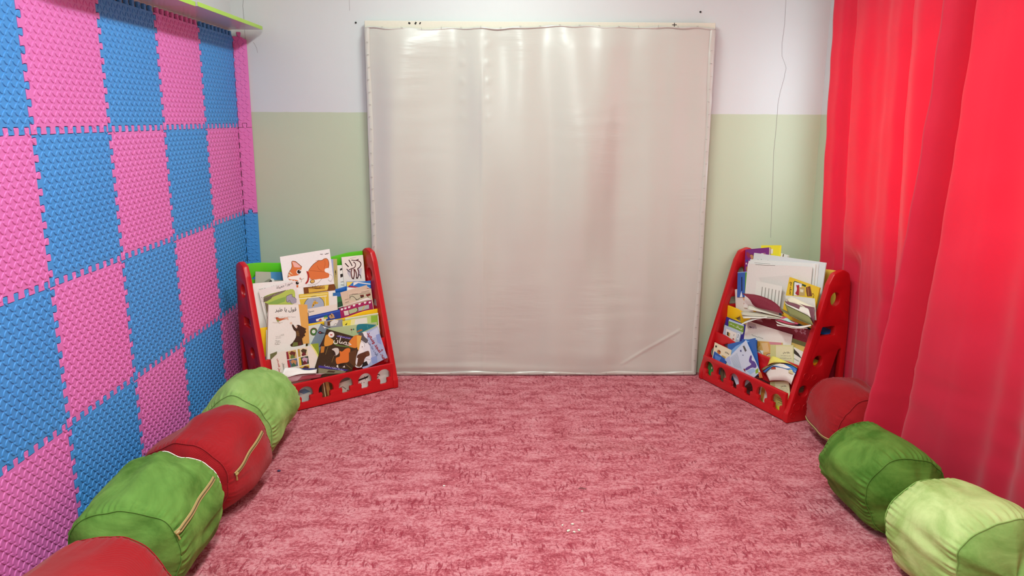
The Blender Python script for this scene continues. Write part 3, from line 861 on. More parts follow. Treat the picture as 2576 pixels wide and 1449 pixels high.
book('L', 4, 0.0111, .602, .76, .138, 0.26, -0.4, 0.0066, '#f3ece3', 'White book with a dark ink drawing of figures, top right of the left rack', [('p','#c8c3cc',[(.205,.273),(.387,.329),(.316,.483),(.202,.384)]), ('p','#cfcad4',[(.701,.299),(.896,.291),(.824,.453),(.643,.49)]), ('l','#2a1215',.041,[(.323,.076),(.394,.153),(.448,.221)]), ('l','#2a1215',.044,[(.137,.14),(.221,.2),(.282,.231)]), ('l','#2a1215',.03,[(.437,.086),(.625,.11),(.784,.086)]), ('l','#4a1a22',.041,[(.646,.102),(.795,.128),(.886,.197),(.804,.267),(.682,.298)]), ('l','#4a1a22',.037,[(.524,.132),(.629,.184),(.574,.265),(.377,.282),(.287,.301)]), ('l','#2a1215',.033,[(.177,.272),(.244,.321),(.314,.353)]), ('l','#5b2027',.048,[(.413,.293),(.358,.374),(.389,.505),(.467,.5),(.53,.383),(.511,.289)]), ('l','#5b2027',.044,[(.547,.3),(.621,.406),(.582,.506),(.658,.51),(.743,.375),(.682,.298)]), ('l','#2a1215',.03,[(.713,.429),(.795,.452),(.799,.526)]), ('p','#2a1215',[(.391,.496),(.486,.501),(.462,.523),(.397,.515)]), ('p','#2a1215',[(.566,.486),(.672,.487),(.655,.523),(.579,.519)]), ('l','#9b9490',.009,[(.368,.046),(.659,.039)])])
book('L', 3, 0.0032, .592, .625, .153, 0.24, -7.2, 0.0028, '#2680d2', 'Blue book with white stripes and a yellow corner, below the ink drawing', [('p','#f1d85e',[(.002,.006),(.282,.007),(.089,.111),(.016,.13)]), ('p','#f2f2ee',[(.282,.017),(.446,.007),(1.007,.052),(1.008,.077),(.48,.037),(.286,.101)]), ('p','#b31f38',[(.089,.096),(.484,.131),(.436,.16),(.074,.13)]), ('p','#f2f2ee',[(.025,.14),(.354,.15),(.845,.111),(.979,.161),(.933,.25),(.03,.249)])])
book('L', 3, 0.0013, .212, .808, .294, 0.4, 2.7, 0.0009, '#f6f4f2', 'Large white picture of an orange kitten standing on the left rack', [('p','#e0793f',[(.498,.262),(.557,.217),(.65,.164),(.737,.142),(.661,.137),(.728,.132),(.817,.143),(.854,.124),(.912,.123),(.946,.157),(.95,.215),(.922,.269),(.85,.261),(.828,.305),(.931,.345),(.915,.4),(.77,.401),(.623,.394),(.495,.374),(.541,.37),(.505,.343)]), ('l','#5a2a1a',.008,[(.516,.253),(.557,.217),(.65,.164),(.737,.142),(.728,.132),(.817,.143),(.854,.124),(.912,.123),(.946,.157),(.95,.215),(.922,.269)]), ('l','#b85a2c',.008,[(.704,.205),(.719,.252),(.778,.288)]), ('l','#b85a2c',.008,[(.873,.149),(.867,.217),(.833,.259)]), ('l','#b85a2c',.008,[(.537,.255),(.632,.271),(.832,.308)]), ('p','#f7f3ee',[(.764,.394),(.678,.448),(.576,.463),(.463,.447),(.394,.423),(.473,.403),(.598,.394)]), ('l','#8d8681',.006,[(.764,.394),(.678,.448),(.576,.463),(.463,.447)]), ('e','#faf8f5',.896,.295,.055,.045), ('e','#faf8f5',.953,.273,.024,.045), ('e','#faf8f5',.949,.398,.039,.067), ('l','#8d8681',.005,[(.929,.356),(.982,.379),(.983,.414),(.95,.45)]), ('l','#8d8681',.005,[(.881,.425),(.909,.451),(.948,.461)]), ('p','#e0793f',[(.202,.077),(.285,.095),(.37,.162),(.397,.188),(.375,.254),(.342,.331),(.318,.408),(.266,.457),(.217,.457),(.198,.389),(.124,.347),(.092,.303),(.114,.237),(.204,.166)]), ('p','#faf6f0',[(.41,.166),(.455,.229),(.484,.306),(.466,.373),(.406,.424),(.332,.459),(.262,.458),(.29,.382),(.28,.353),(.097,.321),(.098,.286),(.333,.295),(.365,.23)]), ('p','#f2e3c0',[(.136,.21),(.205,.275),(.139,.239)]), ('p','#f2e3c0',[(.112,.248),(.163,.282),(.099,.269)]), ('p','#f1b9ae',[(.219,.091),(.297,.114),(.374,.18),(.348,.189),(.244,.171)]), ('l','#5a2a1a',.007,[(.285,.095),(.202,.077),(.212,.167),(.114,.237),(.092,.303)]), ('l','#5a2a1a',.008,[(.285,.095),(.37,.162),(.397,.188)]), ('e','#fbfaf8',.323,.246,.049,.046), ('e','#17110f',.326,.244,.038,.036), ('e','#fbfaf8',.346,.234,.011,.01), ('e','#fbfaf8',.253,.393,.041,.039), ('e','#17110f',.259,.393,.033,.031), ('e','#fbfaf8',.274,.383,.009,.009), ('e','#e79a92',.328,.341,.016,.019), ('l','#8d6f66',.005,[(.339,.348),(.37,.357),(.402,.343)]), ('l','#8d6f66',.005,[(.338,.35),(.357,.378),(.329,.392)]), ('p','#b32a26',[(.463,.25),(.506,.26),(.52,.322),(.489,.399),(.437,.432),(.406,.42),(.462,.384),(.486,.318)]), ('e','#5a2a1a',.561,.41,.049,.034), ('e','#e0b45a',.563,.41,.039,.027), scrib('#2b2826',.79,.845,.055,.006,.006,10,4), scrib('#2b2826',.885,.965,.058,.007,.007,12,5), ('p','#7a4418',[(.364,.472),(.996,.503),(1.001,.592),(.361,.56)]), ('p','#e0b64a',[(.463,.494),(.663,.494),(.838,.497),(.837,.574),(.457,.559)]), ('l','#6b3513',.008,[(.648,.525),(.82,.54)]), ('l','#6b3513',.008,[(.648,.525),(.806,.521)]), ('l','#6b3513',.008,[(.648,.525),(.772,.503)]), ('l','#6b3513',.008,[(.648,.525),(.722,.487)]), ('l','#6b3513',.008,[(.648,.525),(.662,.477)]), ('l','#6b3513',.008,[(.648,.525),(.6,.473)]), ('l','#6b3513',.008,[(.648,.525),(.545,.476)]), ('l','#6b3513',.008,[(.648,.525),(.503,.485)]), ('l','#6b3513',.008,[(.648,.525),(.479,.5)]), ('p','#e9d25c',[(.805,.499),(.877,.501),(.847,.564),(.785,.557)]), scrib('#8b8480',.78,.84,.66,.02,.006,8,6)], kind='sheet')
book('L', 3, 0.009, .544, .569, .173, 0.2, 7.0, 0.0009, '#dcc6ae', 'Beige newsprint booklet, the rear one of two below the blue striped book', [scrib('#5d5148',.1,.5,.25,.012,.012,16,7), scrib('#5d5148',.1,.5,.33,.012,.012,16,8), ('p','#a33a2c',[(.979,.078),(1.077,.119),(1.06,.127),(.98,.103)])], kind='sheet')
book('L', 3, 0.0107, .589, .56, .152, 0.2, 2.7, 0.0009, '#e0cbb3', 'Beige newsprint booklet with a comic strip, the front one of two', [('p','#cfcbae',[(.067,.067),(.961,.119),(.941,.329),(.245,.27),(.041,.215)]), ('l','#2c2420',.018,[(.057,.168),(.09,.113),(.177,.114),(.248,.161),(.302,.218),(.327,.259)]), ('l','#2c2420',.021,[(.286,.216),(.375,.254),(.478,.209)]), ('p','#6d2a24',[(.492,.126),(.649,.138),(.652,.211),(.507,.225)]), ('e','#39322e',.559,.197,.053,.034), ('p','#7a2622',[(.726,.15),(.934,.139),(.94,.195),(.793,.221)]), ('l','#2c2420',.015,[(.795,.209),(.851,.254)]), ('l','#2c2420',.009,[(.067,.067),(.961,.119)]), ('l','#2c2420',.009,[(.067,.067),(.041,.215)]), scrib('#5d5148',.55,.9,.06,.01,.01,12,9), ('l','#5d5148',.009,[(.156,.056),(.406,.076)])], kind='sheet')
book('L', 3, 0.0074, .5, .572, .069, 0.2, -2.5, 0.0028, '#2d7a44', 'Slim dark green book squeezed beside the beige booklets', [('r','#2a6fb4',0,0,1,.12), ('p','#1c4f33',[(.2,.3),(.9,.25),(.8,.6),(.3,.7)])])
book('L', 3, 0.0056, .048, .684, .221, 0.32, -2.3, 0.0009, '#f3eeea', 'White sheet with one handwritten line, behind the landscape sheet', [scrib('#3b3632',.14,.36,.105,.012,.006,16,11), scrib('#3b3632',.42,.48,.09,.012,.006,6,12), scrib('#6b645e',.5,.75,.07,.008,.004,14,13)], kind='sheet')
book('L', 3, 0.0176, .07, .647, .21, 0.32, 7.4, 0.0009, '#efe6e4', 'White sheet with a green landscape drawing and grey animal, left rack', [('p','#b9cc5e',[(.071,.129),(.33,.109),(.683,.127),(.945,.133),(.882,.363),(.912,.308),(.866,.402),(.085,.389),(.087,.23)]), ('p','#8fb356',[(.169,.252),(.434,.233),(.661,.229),(.609,.306),(.404,.314),(.151,.27)]), ('p','#85776a',[(.071,.144),(.252,.139),(.482,.125),(.707,.124),(.584,.153),(.305,.177),(.082,.203)]), ('p','#6c5f50',[(.073,.163),(.228,.153),(.357,.14),(.268,.197),(.148,.219),(.058,.218)]), ('p','#7b6a55',[(.087,.23),(.164,.265),(.111,.379),(.07,.429)]), ('l','#3c352e',.01,[(.071,.144),(.325,.123),(.707,.124)]), ('p','#a9a1b4',[(.669,.226),(.775,.212),(.851,.221),(.814,.258),(.875,.276),(.923,.328),(.909,.368),(.895,.385),(.763,.376),(.752,.346),(.665,.338),(.643,.291),(.682,.232)]), ('l','#3a3440',.009,[(.669,.226),(.775,.212),(.851,.221),(.814,.258),(.875,.276),(.923,.328)]), ('l','#3a3440',.008,[(.671,.23),(.641,.297),(.665,.338),(.738,.293),(.763,.376)]), ('t','#2b2622','صورة جميلة',.693,.039,.44,3), ('l','#4a443c',.006,[(.06,.2),(.06,.95)]), ('e','#4a443c',.031,.129,.007,.007), ('e','#4a443c',.11,.129,.007,.007), ('e','#4a443c',.188,.129,.007,.007), ('e','#4a443c',.267,.129,.007,.007), ('e','#4a443c',.346,.129,.007,.007), ('e','#4a443c',.424,.129,.007,.007), ('e','#4a443c',.503,.129,.007,.007), ('e','#4a443c',.581,.129,.007,.007), ('e','#4a443c',.66,.129,.007,.007), ('e','#4a443c',.739,.129,.007,.007), ('e','#4a443c',.817,.129,.007,.007), ('e','#4a443c',.044,.139,.007,.007), ('e','#4a443c',.037,.159,.007,.007), ('e','#4a443c',.029,.18,.007,.007), ('e','#4a443c',.022,.2,.007,.007)], kind='sheet')
book('L', 3, 0.0123, .295, .592, .175, 0.2, -2.6, 0.0026, '#e3c23a', 'Yellow picture book, the rear one of two below the kitten picture', [('r','#f0de84',.03,.03,.97,.07)])
book('L', 3, 0.0155, .28, .572, .177, 0.2, -2.0, 0.0026, '#e6c643', 'Yellow picture book with a giraffe in a blue oval', [('e','#33404c',.554,.238,.344,.287), ('e','#a7b4c8',.554,.24,.331,.275), ('p','#d9a93f',[(.46,.292),(.519,.154),(.592,.104),(.63,.153),(.704,.177),(.681,.209),(.57,.211),(.508,.297)]), ('e','#6b4420',.586,.178,.016,.015), ('e','#6b4420',.527,.235,.021,.02), ('l','#6b4420',.011,[(.564,.112),(.553,.077)]), ('l','#6b4420',.011,[(.611,.123),(.621,.089)]), ('r','#f6efc2',.925,.02,.945,1), ('r','#f6efc2',.0,.0,1,.03)])
book('L', 3, 0.009, .425, .558, .097, 0.2, -3.0, 0.0009, '#efece5', 'Plain white page right of the giraffe book', [('l','#b8b2aa',.01,[(.5,.3),(.95,.28)])], kind='sheet')
book('L', 3, 0.0147, .525, .48, .212, 0.176, 5.1, 0.0028, '#a81d5e', 'Magenta book with white animal shapes along its top', [('p','#f4f1ee',[(-.069,-.036),(.585,-.08),(.887,-.134),(1.002,.005),(.873,-.041),(.322,-.056),(-.037,-.012)]), ('p','#f3e9ee',[(.038,.041),(.071,.008),(.096,.032),(.126,.021),(.108,.069),(.083,.084),(.044,.078)]), ('p','#f3e9ee',[(.141,.039),(.174,.006),(.199,.03),(.229,.019),(.211,.067),(.186,.082),(.147,.076)]), ('p','#f3e9ee',[(.255,.033),(.289,.001),(.313,.024),(.343,.013),(.325,.061),(.3,.077),(.261,.07)]), ('p','#f3e9ee',[(.405,.019),(.438,-.014),(.463,.01),(.493,-.001),(.475,.047),(.45,.062),(.411,.055)]), ('p','#f3e9ee',[(.576,.017),(.609,-.016),(.634,.008),(.664,-.003),(.646,.045),(.621,.06),(.582,.054)]), ('p','#f3e9ee',[(.746,.022),(.779,-.011),(.804,.013),(.834,.002),(.815,.05),(.79,.065),(.752,.059)]), ('p','#f3e9ee',[(.889,.052),(.922,.019),(.947,.043),(.977,.032),(.959,.08),(.934,.095),(.895,.089)]), ('p','#e8d9d2',[(.114,.124),(.247,.137),(.248,.29),(.12,.279)]), ('p','#b7c79a',[(.259,.133),(.508,.119),(.536,.252),(.274,.27)]), ('p','#b9c0bd',[(.555,.119),(.89,.124),(.876,.259),(.547,.256)]), ('l','#4a3a2e',.018,[(.506,.132),(.544,.199),(.489,.252)]), ('l','#d9bd4f',.024,[(.756,.111),(.663,.264)])])
book('L', 3, 0.0176, .33, .506, .184, 0.17, 0.6, 0.0009, '#efe4d8', 'Cream sheet with a bold black title beside the bird-title book', [('t','#1b1816','مسيرة',.133,.098,.181,0,0.02), ('r','#8a7f74',.0,.12,.04,1)], kind='sheet')
book('L', 3, 0.0211, .332, .465, .194, 0.159, 3.3, 0.0028, '#1c3f9e', 'Dark blue book with small colourful pictures leaning in the left rack', [('p','#2f5fc4',[(.007,.032),(.996,.028),(.991,.069),(0,.087)]), ('p','#f2ece4',[(.219,.16),(.544,.14),(.521,.312),(.222,.235)]), ('p','#b8202c',[(.276,.219),(.373,.17),(.401,.251),(.324,.247)]), ('p','#2f8a4a',[(.464,.119),(.595,.108),(.573,.177),(.471,.166)]), ('p','#e2c95a',[(.457,.177),(.586,.18),(.578,.238),(.451,.22)]), ('p','#c99a6e',[(.615,.158),(.73,.069),(.785,.142),(.808,.267),(.666,.26)]), ('l','#33231a',.02,[(.674,.099),(.731,.158),(.711,.212)])])
book('L', 2, 0.0181, .096, .576, .214, 0.29, -7.8, 0.0099, '#f1ece4', 'Thick white storybook with a black title, bird and long-haired girl', [('p','#e5ab58',[(.775,-.003),(1.013,.002),(1.099,.739),(.905,.746),(.861,.413)]), ('t','#15120f','قول يا طير',.445,.098,.552,0,0.012), ('t','#8d867c','مجموعة حكايات من التراث الشعبي',.43,.232,.56,0), ('p','#c0653a',[(.196,.236),(.239,.229),(.283,.252),(.37,.252),(.498,.226),(.521,.268),(.392,.275),(.285,.305),(.232,.312),(.203,.274)]), ('p','#8a9a4a',[(.214,.274),(.296,.297),(.253,.319),(.22,.304)]), ('p','#e2b39a',[(.38,.252),(.498,.226),(.527,.291),(.456,.268)]), ('e','#b0452c',.213,.248,.027,.024), ('l','#b5aea0',.008,[(.113,.326),(.243,.335),(.372,.328)]), ('l','#c7a06a',.007,[(.243,.319),(.308,.35)]), ('p','#3f2415',[(.72,.39),(.784,.375),(.86,.406),(.981,.452),(1.019,.467),(.971,.474),(1.005,.527),(.952,.55),(.986,.595),(.922,.61),(.933,.633),(.89,.625),(.927,.746),(.938,.761),(.627,.797),(.571,.752),(.645,.714),(.738,.609),(.724,.503),(.669,.48),(.606,.382),(.643,.363),(.705,.435),(.754,.451),(.753,.413)]), ('e','#e8c3ad',.74,.413,.023,.032), ('p','#e6c2a8',[(.556,.351),(.577,.321),(.615,.329),(.622,.363),(.59,.37)]), ('p','#6b4a24',[(.724,.503),(.788,.488),(.824,.594),(.759,.594)]), ('p','#6d7438',[(.666,.707),(.78,.708),(.787,.768),(.637,.79)]), ('p','#5b1f1c',[(.807,.715),(.871,.708),(.874,.768),(.798,.776)]), ('l','#8a6a3a',.008,[(.736,.556),(.817,.542)]), ('t','#8d867c','تأليف',.36,.555,.11,0), ('t','#8d867c','شريف كناعنة',.265,.585,.14,0), ('t','#8d867c','ابراهيم مهوي',.265,.615,.14,0), ('t','#8d867c','جميلة',.25,.665,.12,0), ('t','#8d867c','عبد الرحمن',.26,.695,.15,0), ('t','#8d867c','مكتبة',.24,.725,.12,0)], back='#e5ab58')
book('L', 2, 0.0013, .074, .441, .1, 0.26, -6.7, 0.0009, '#e6e2da', 'Pale folded sheet behind the girl storybook at the rack side', [('l','#a7a098',.02,[(.05,.14),(.2,.09),(.32,.09)]), ('p','#a9713c',[(.5,.45),(.6,.5),(.62,.75),(.4,.8)])], kind='sheet')
book('L', 2, 0.0037, .292, .423, .09, 0.25, 1.9, 0.0033, '#dbe2d8', 'Pale book with a round green logo right of the girl storybook', [('e','#7a3b2c',.496,.146,.244,.248), ('e','#3f7a34',.494,.151,.205,.21), ('e','#eef0e8',.496,.146,.115,.111), ('t','#3f7a34','دار',.496,.146,.128,0), ('p','#a9c8bd',[(.3,.5),(.8,.45),(.9,.8),(.2,.85)])])
book('L', 2, 0.0074, .385, .426, .115, 0.259, -34.9, 0.0028, '#8492a2', 'Grey blue tilted book with drawn dark lips, behind the brown animal book', [('p','#f2f3f3',[(.115,.029),(.331,.013),(.277,.058)]), ('p','#2a2530',[(.047,.188),(.115,.145),(.252,.155),(.448,.134),(.282,.178),(.198,.21),(.076,.211)]), ('p','#b9545e',[(.091,.184),(.159,.16),(.213,.173),(.159,.199)]), ('l','#2a2530',.03,[(-.002,.014),(.272,.016),(.517,-.025)]), ('p','#53222c',[(.438,.185),(.536,.203),(.516,.44),(.448,.463)])])
book('L', 2, 0.003, .407, .435, .111, 0.2, -3.1, 0.0026, '#9b9ba0', 'Grey book with a brown picture peeking over the tilted books', [('p','#5f3a1c',[(.157,.017),(.461,.023),(.315,.136),(.157,.139)]), ('p','#e9e6de',[(.3,.054),(.533,-.026),(.777,.023),(.629,.154),(.313,.159)]), ('l','#4a4440',.017,[(.494,.146),(.59,.094),(.677,.122)])])
book('L', 2, 0.0096, .512, .42, .231, 0.22, -1.0, 0.0028, '#ecebdc', 'White book shading from yellow to green at its ends', [('p','#ede44e',[(-.002,.003),(.238,-.005),(.33,-.014),(.203,.141),(0,.122)]), ('p','#f3efa4',[(.238,-.005),(.353,-.01),(.317,.136),(.203,.141)]), ('p','#c9dc8a',[(.673,-.029),(.798,-.027),(.778,.202),(.677,.188)]), ('p','#8fbf3c',[(.787,-.028),(.979,-.017),(.968,.251),(.778,.202)]), ('p','#1f1d1b',[(.058,.109),(.131,.055),(.103,.115)])])
book('L', 2, 0.0062, .532, .434, .212, 0.22, -0.5, 0.0026, '#c3cf95', 'Pale green booklet showing behind the yellow and green book', [('r','#e9ecd4',0,0,1,.03)])
book('L', 2, 0.0133, .422, .395, .305, 0.22, -2.5, 0.0028, '#bccb96', 'Pale green book with a teal picture, behind the cat and animal books', [('p','#1d7c8a',[(.567,-.009),(.719,0),(.912,.052),(.996,.071),(.926,.118),(.623,.239),(.56,.229)]), ('p','#b0713f',[(.567,.166),(.671,.13),(.694,.176),(.573,.215)]), ('e','#7a2c2c',.46,.112,.016,.015), ('e','#2c7a55',.502,.113,.016,.015), ('l','#5ba3ac',.008,[(.793,.054),(.806,.152)]), ('l','#4f7a5a',.005,[(.467,.129),(.463,.213)])])
book('L', 1, 0.0077, .388, .408, .225, 0.3, -23.9, 0.0026, '#3a2a17', 'Dark brown book with orange animals, tilted at the front of the left rack', [('p','#e09a3c',[(.009,.121),(.081,.088),(.167,.149),(.259,.16),(.283,.242),(.152,.305),(.058,.323)]), ('p','#c8812e',[(-.009,.335),(.085,.318),(.107,.429),(.03,.453)]), ('p','#e38a35',[(.711,.066),(.795,-.036),(.975,-.055),(.981,.054),(.944,.195),(.864,.21),(.701,.203),(.681,.129)]), ('p','#f0b751',[(.843,-.026),(.975,-.055),(1.018,.229),(.966,.21)]), ('p','#5d7a39',[(.266,.207),(.312,.179),(.407,.229),(.714,.2),(.864,.21),(.642,.233),(.419,.255),(.296,.24)]), ('p','#e27a30',[(.492,.318),(.575,.341),(.65,.25),(.784,.225),(.795,.377),(.848,.491),(.651,.538),(.53,.589),(.446,.471),(.572,.428)]), ('p','#d8d2c9',[(.27,.341),(.365,.294),(.462,.285),(.516,.371),(.434,.444),(.364,.419),(.393,.356)]), ('p','#2a1c12',[(.309,.362),(.401,.374),(.443,.433),(.368,.428)]), ('p','#5c3a1e',[(.767,.315),(.953,.213),(1.054,.559),(.844,.483)]), ('p','#1e150d',[(.566,.573),(.745,.52),(.712,.575),(.613,.612)]), ('p','#efe9e0',[(.538,.607),(.57,.582),(.608,.632),(.565,.636)]), ('p','#efe9e0',[(.713,.608),(.752,.567),(.782,.6)]), ('l','#8a7040',.013,[(.169,.312),(.163,.457)]), ('l','#8a7040',.013,[(.394,.452),(.389,.568)]), ('l','#8a7040',.013,[(.784,.542),(.968,.594)]), ('e','#f4f1ec',.16,.081,.083,.073), ('p','#b5302c',[(.124,.071),(.157,.079),(.185,.061),(.187,.097),(.163,.092),(.147,.105)]), ('p','#4a3f8f',[(.31,.065),(.717,.032),(.711,.068),(.315,.092)]), ('t','#cfc8e6','قصص من العالم',.514,.067,.329,0), ('t','#efeae0','حصان',.519,.155,.504,0,0.015), ('p','#3f3590',[(.076,.679),(.896,.626),(.837,.657),(.081,.721)]), ('t','#e3def2','سلسلة حكايات شعبية',.489,.659,.548,0), ('p','#8a8a6c',[(.083,.726),(.365,.707),(.839,.661),(.804,.711),(.13,.827)]), ('p','#4f3a2a',[(.373,.724),(.556,.709),(.528,.743),(.323,.772)])])
book('L', 1, 0.003, .541, .329, .167, 0.2, 13.9, 0.0026, '#aebfe2', 'Pale blue book of painted cats with a vertical red title', [('p','#eef0f6',[(.411,-.035),(.577,.01),(.465,.225),(.525,.326),(.397,.967),(-.338,.859),(-.025,.414),(.222,.072)]), ('p','#c9d6f0',[(.554,.065),(.98,.029),(.963,.262),(.608,.277)]), ('p','#8fa6dc',[(.838,.217),(.998,.227),(.94,.558),(.821,.45)]), ('p','#8fa6dc',[(.396,.775),(.633,.797),(.586,1.004),(.397,.967)]), ('p','#5c5c60',[(.216,-.058),(.411,-.035),(.412,.109),(.531,.265),(.401,.329),(.335,.241),(.252,.147)]), ('e','#fbfbfa',.22,.295,.109,.128), ('l','#7d7a80',.01,[(.163,.211),(.27,.202),(.347,.31),(.312,.393)]), ('e','#1c1a1c',.227,.362,.017,.017), ('p','#fbfbfa',[(.081,.309),(.211,.436),(.259,.517),(-.013,.482)]), ('p','#5b3320',[(-.025,.51),(.253,.531),(.295,.53),(.419,.552),(.396,.703),(.271,.682),(.177,.711),(.088,.823),(-.077,.874),(-.19,.801),(-.072,.668),(-.096,.58)]), ('e','#6f432c',.333,.608,.073,.071), ('e','#15100d',.313,.585,.012,.011), ('e','#15100d',.36,.618,.012,.011), ('l','#7b6a50',.029,[(-.108,.559),(-.214,.713),(-.19,.801),(-.077,.874)]), ('p','#f7f4f0',[(-.096,.58),(-.048,.613),(-.096,.676)]), ('p','#141214',[(.077,.802),(.219,.806),(.225,.936),(-.03,.908)]), ('l','#9aa0b4',.009,[(.195,.718),(.39,.837)]), ('t','#a51c2e','قطط أمجد وسعيد',.762,.557,1.281,-76,0.03), ('t','#3a4a7c','تأليف: هناء طيبي',.57,.535,.67,-76,0.01)])
book('L', 2, 0.003, .722, .314, .024, 0.14, -2.2, 0.0026, '#f0df86', 'Slim pale yellow book edge right of the cats book', [])
book('L', 1, 0.003, .06, .325, .262, 0.23, 1.5, 0.0026, '#efe6da', 'Cream book with a grid of small pictures and a green corner, front of rack', [('p','#92a829',[(.875,-.034),(1.046,-.013),(1.028,.325),(.967,.164),(.897,.01)]), ('p','#f3ee8f',[(.857,-.029),(.888,-.031),(.976,.166),(1.032,.336),(1.007,.359),(.941,.158)]), ('p','#cfb26a',[(.33,.027),(.539,.023),(.543,.219),(.33,.208)]), ('p','#6b2a22',[(.393,.072),(.445,.034),(.53,.082),(.499,.178),(.425,.138)]), ('p','#5f7a3a',[(.404,.165),(.456,.11),(.511,.208),(.415,.212)]), ('p','#8f2234',[(.33,.027),(.371,.026),(.381,.211),(.33,.208)]), ('p','#e6d8b0',[(.579,.023),(.788,.028),(.784,.213),(.575,.207)]), ('p','#4a3a22',[(.641,.07),(.694,.035),(.776,.083),(.743,.175),(.671,.136)]), ('p','#6d1f2c',[(.649,.163),(.702,.109),(.753,.203),(.658,.21)]), ('p','#b79a3a',[(.579,.023),(.621,.024),(.625,.209),(.575,.207)]), ('p','#5a6c86',[(.328,.227),(.541,.229),(.546,.416),(.334,.404)]), ('p','#c08a5a',[(.393,.273),(.446,.237),(.532,.285),(.503,.376),(.427,.337)]), ('p','#3c6a4a',[(.407,.363),(.458,.31),(.514,.405),(.419,.409)]), ('p','#b52430',[(.328,.227),(.371,.227),(.385,.407),(.334,.404)]), ('p','#3c4a3a',[(.581,.229),(.786,.233),(.786,.419),(.572,.422)]), ('p','#c8a3b8',[(.641,.278),(.694,.241),(.775,.289),(.743,.382),(.67,.345)]), ('p','#6b1f2c',[(.648,.373),(.702,.316),(.754,.41),(.657,.421)]), ('p','#e0c23a',[(.581,.229),(.622,.229),(.623,.421),(.572,.422)]), ('p','#d9b83a',[(.568,.45),(.788,.439),(.781,.609),(.576,.609)]), ('p','#5a2a22',[(.635,.488),(.689,.452),(.775,.49),(.741,.575),(.668,.543)]), ('p','#3f6a3a',[(.647,.568),(.7,.518),(.751,.6),(.658,.609)]), ('p','#c9a23a',[(.568,.45),(.612,.448),(.626,.609),(.576,.609)]), ('t','#c0392b','أجمل القصص',.149,.311,.303,-90,0.015), ('t','#3b3734','للأطفال',.243,.344,.143,-90), ('p','#6d7045',[(-.005,-.004),(.145,-.032),(.134,.024),(.042,.09),(-.017,.135)])])
fan('L', 'Loose white text page and pink open magazine lying in the front of the left rack', [('#f1eee8', [(.126,.055,.239),(.19,.055,.227),(.262,.055,.202),(.31,.055,.198)], [(.099,.028,.206),(.116,.028,.192),(.195,.028,.197),(.291,.028,.182)]), ('#b58d93', [(.145,.04,.202),(.223,.04,.187),(.282,.04,.179),(.353,.04,.165)], [(.109,.026,.193),(.128,.026,.167),(.174,.026,.163),(.193,.026,.168)]), ('#93293a', [(.212,.036,.179),(.257,.036,.178),(.292,.036,.173),(.326,.036,.166)], [(.178,.025,.162),(.206,.025,.161),(.251,.025,.158),(.315,.025,.154)]), ('#1d2a6b', [(.194,.058,.226),(.233,.058,.215),(.311,.058,.199)], [(.229,.05,.21),(.264,.05,.201),(.307,.05,.199)])], 'open_magazine', 'magazine')
book('R', 4, 0.0534, .036, .792, .205, 0.25, 12.4, 0.0128, '#7d2482', 'Purple picture book with a cartoon hand, top left of the right rack', [('p','#9a3050',[(.033,.07),(.101,.058),(.187,.099),(.23,.13),(.195,.231),(.109,.188),(.05,.127)]), ('p','#c98a63',[(.21,.138),(.299,.125),(.371,.168),(.453,.159),(.509,.177),(.401,.217),(.513,.243),(.39,.263),(.49,.317),(.463,.334),(.365,.299),(.249,.216)]), ('l','#4a1a20',.013,[(.21,.138),(.299,.125),(.371,.177),(.334,.25)]), ('l','#4a1a20',.011,[(.377,.272),(.491,.326)]), ('p','#b8456e',[(.13,.302),(.186,.325),(.219,.402),(.151,.416)]), ('e','#3a4f9a',.08,.27,.05,.029), ('e','#f3ece6',.066,.34,.026,.029), ('p','#b5744f',[(.045,.39),(.222,.459),(.254,.536),(.368,.581),(.369,.61),(.203,.599),(.12,.593),(.074,.524)]), ('l','#4a1a20',.017,[(.22,.421),(.322,.503),(.383,.601)]), ('e','#f2d6c8',.286,.491,.031,.022), ('p','#f1e8ea',[(.679,.123),(.859,.125),(.883,.193),(.777,.27),(.729,.267)]), ('p','#a01f48',[(.769,.133),(.859,.13),(.862,.182)])])
book('R', 4, 0.0792, .036, .655, .128, 0.15, 13.6, 0.008, '#3563b5', 'Small blue and green board book under the purple picture book', [('r','#57a02a',.54,0,1,1), ('p','#e0b465',[(.6,.72),(.75,.66),(1,.62),(1,1),(.6,1)]), ('l','#12203f',.07,[(.3,.2),(.31,.4),(.33,.75)]), ('p','#eef0f4',[(.2,1),(.3,.76),(.4,1)]), ('r','#8fb2ea',0,0,1,.03)])
book('R', 4, 0.0399, .151, .834, .156, 0.22, 8.9, 0.0112, '#f5e62e', 'Bright yellow book standing tallest behind the white folders', [('r','#1c4a26',.12,.10,.42,.19), ('r','#f1ecdc',.42,.10,.66,.22)], spine=1)
book('R', 4, 0.028, .29, .812, .079, 0.2, -0.7, 0.0096, '#ece8e0', 'White book edge showing right of the bright yellow book', [('r','#5a3a2a',.5,0,.6,.3)])
book('R', 4, 0.0595, .125, .787, .565, 0.3, 3.9, 0.0048, '#dfe3e4', 'Large pale blue folder standing rearmost in the right rack', [('t','#4a4a48','كتاب الصور',.13,.13,.14,-6,.01), scrib('#6f6f6c',.22,.45,.115,.012,.003,18,31)], corner=0.012, cat='folder', name='folder')
book('R', 4, 0.0634, .106, .746, .543, 0.284, 7.2, 0.0032, '#eceae6', 'White folder between the pale blue folder and the front folder', [], corner=0.012, cat='folder', name='folder')
book('R', 4, 0.0705, .103, .736, .533, 0.276, 7.9, 0.0056, '#f0eeea', 'White rounded folder right behind the front blank sheet', [('l','#8b8780',.003,[(.1,.035),(.35,.045)])], corner=0.014, cat='folder', name='folder')
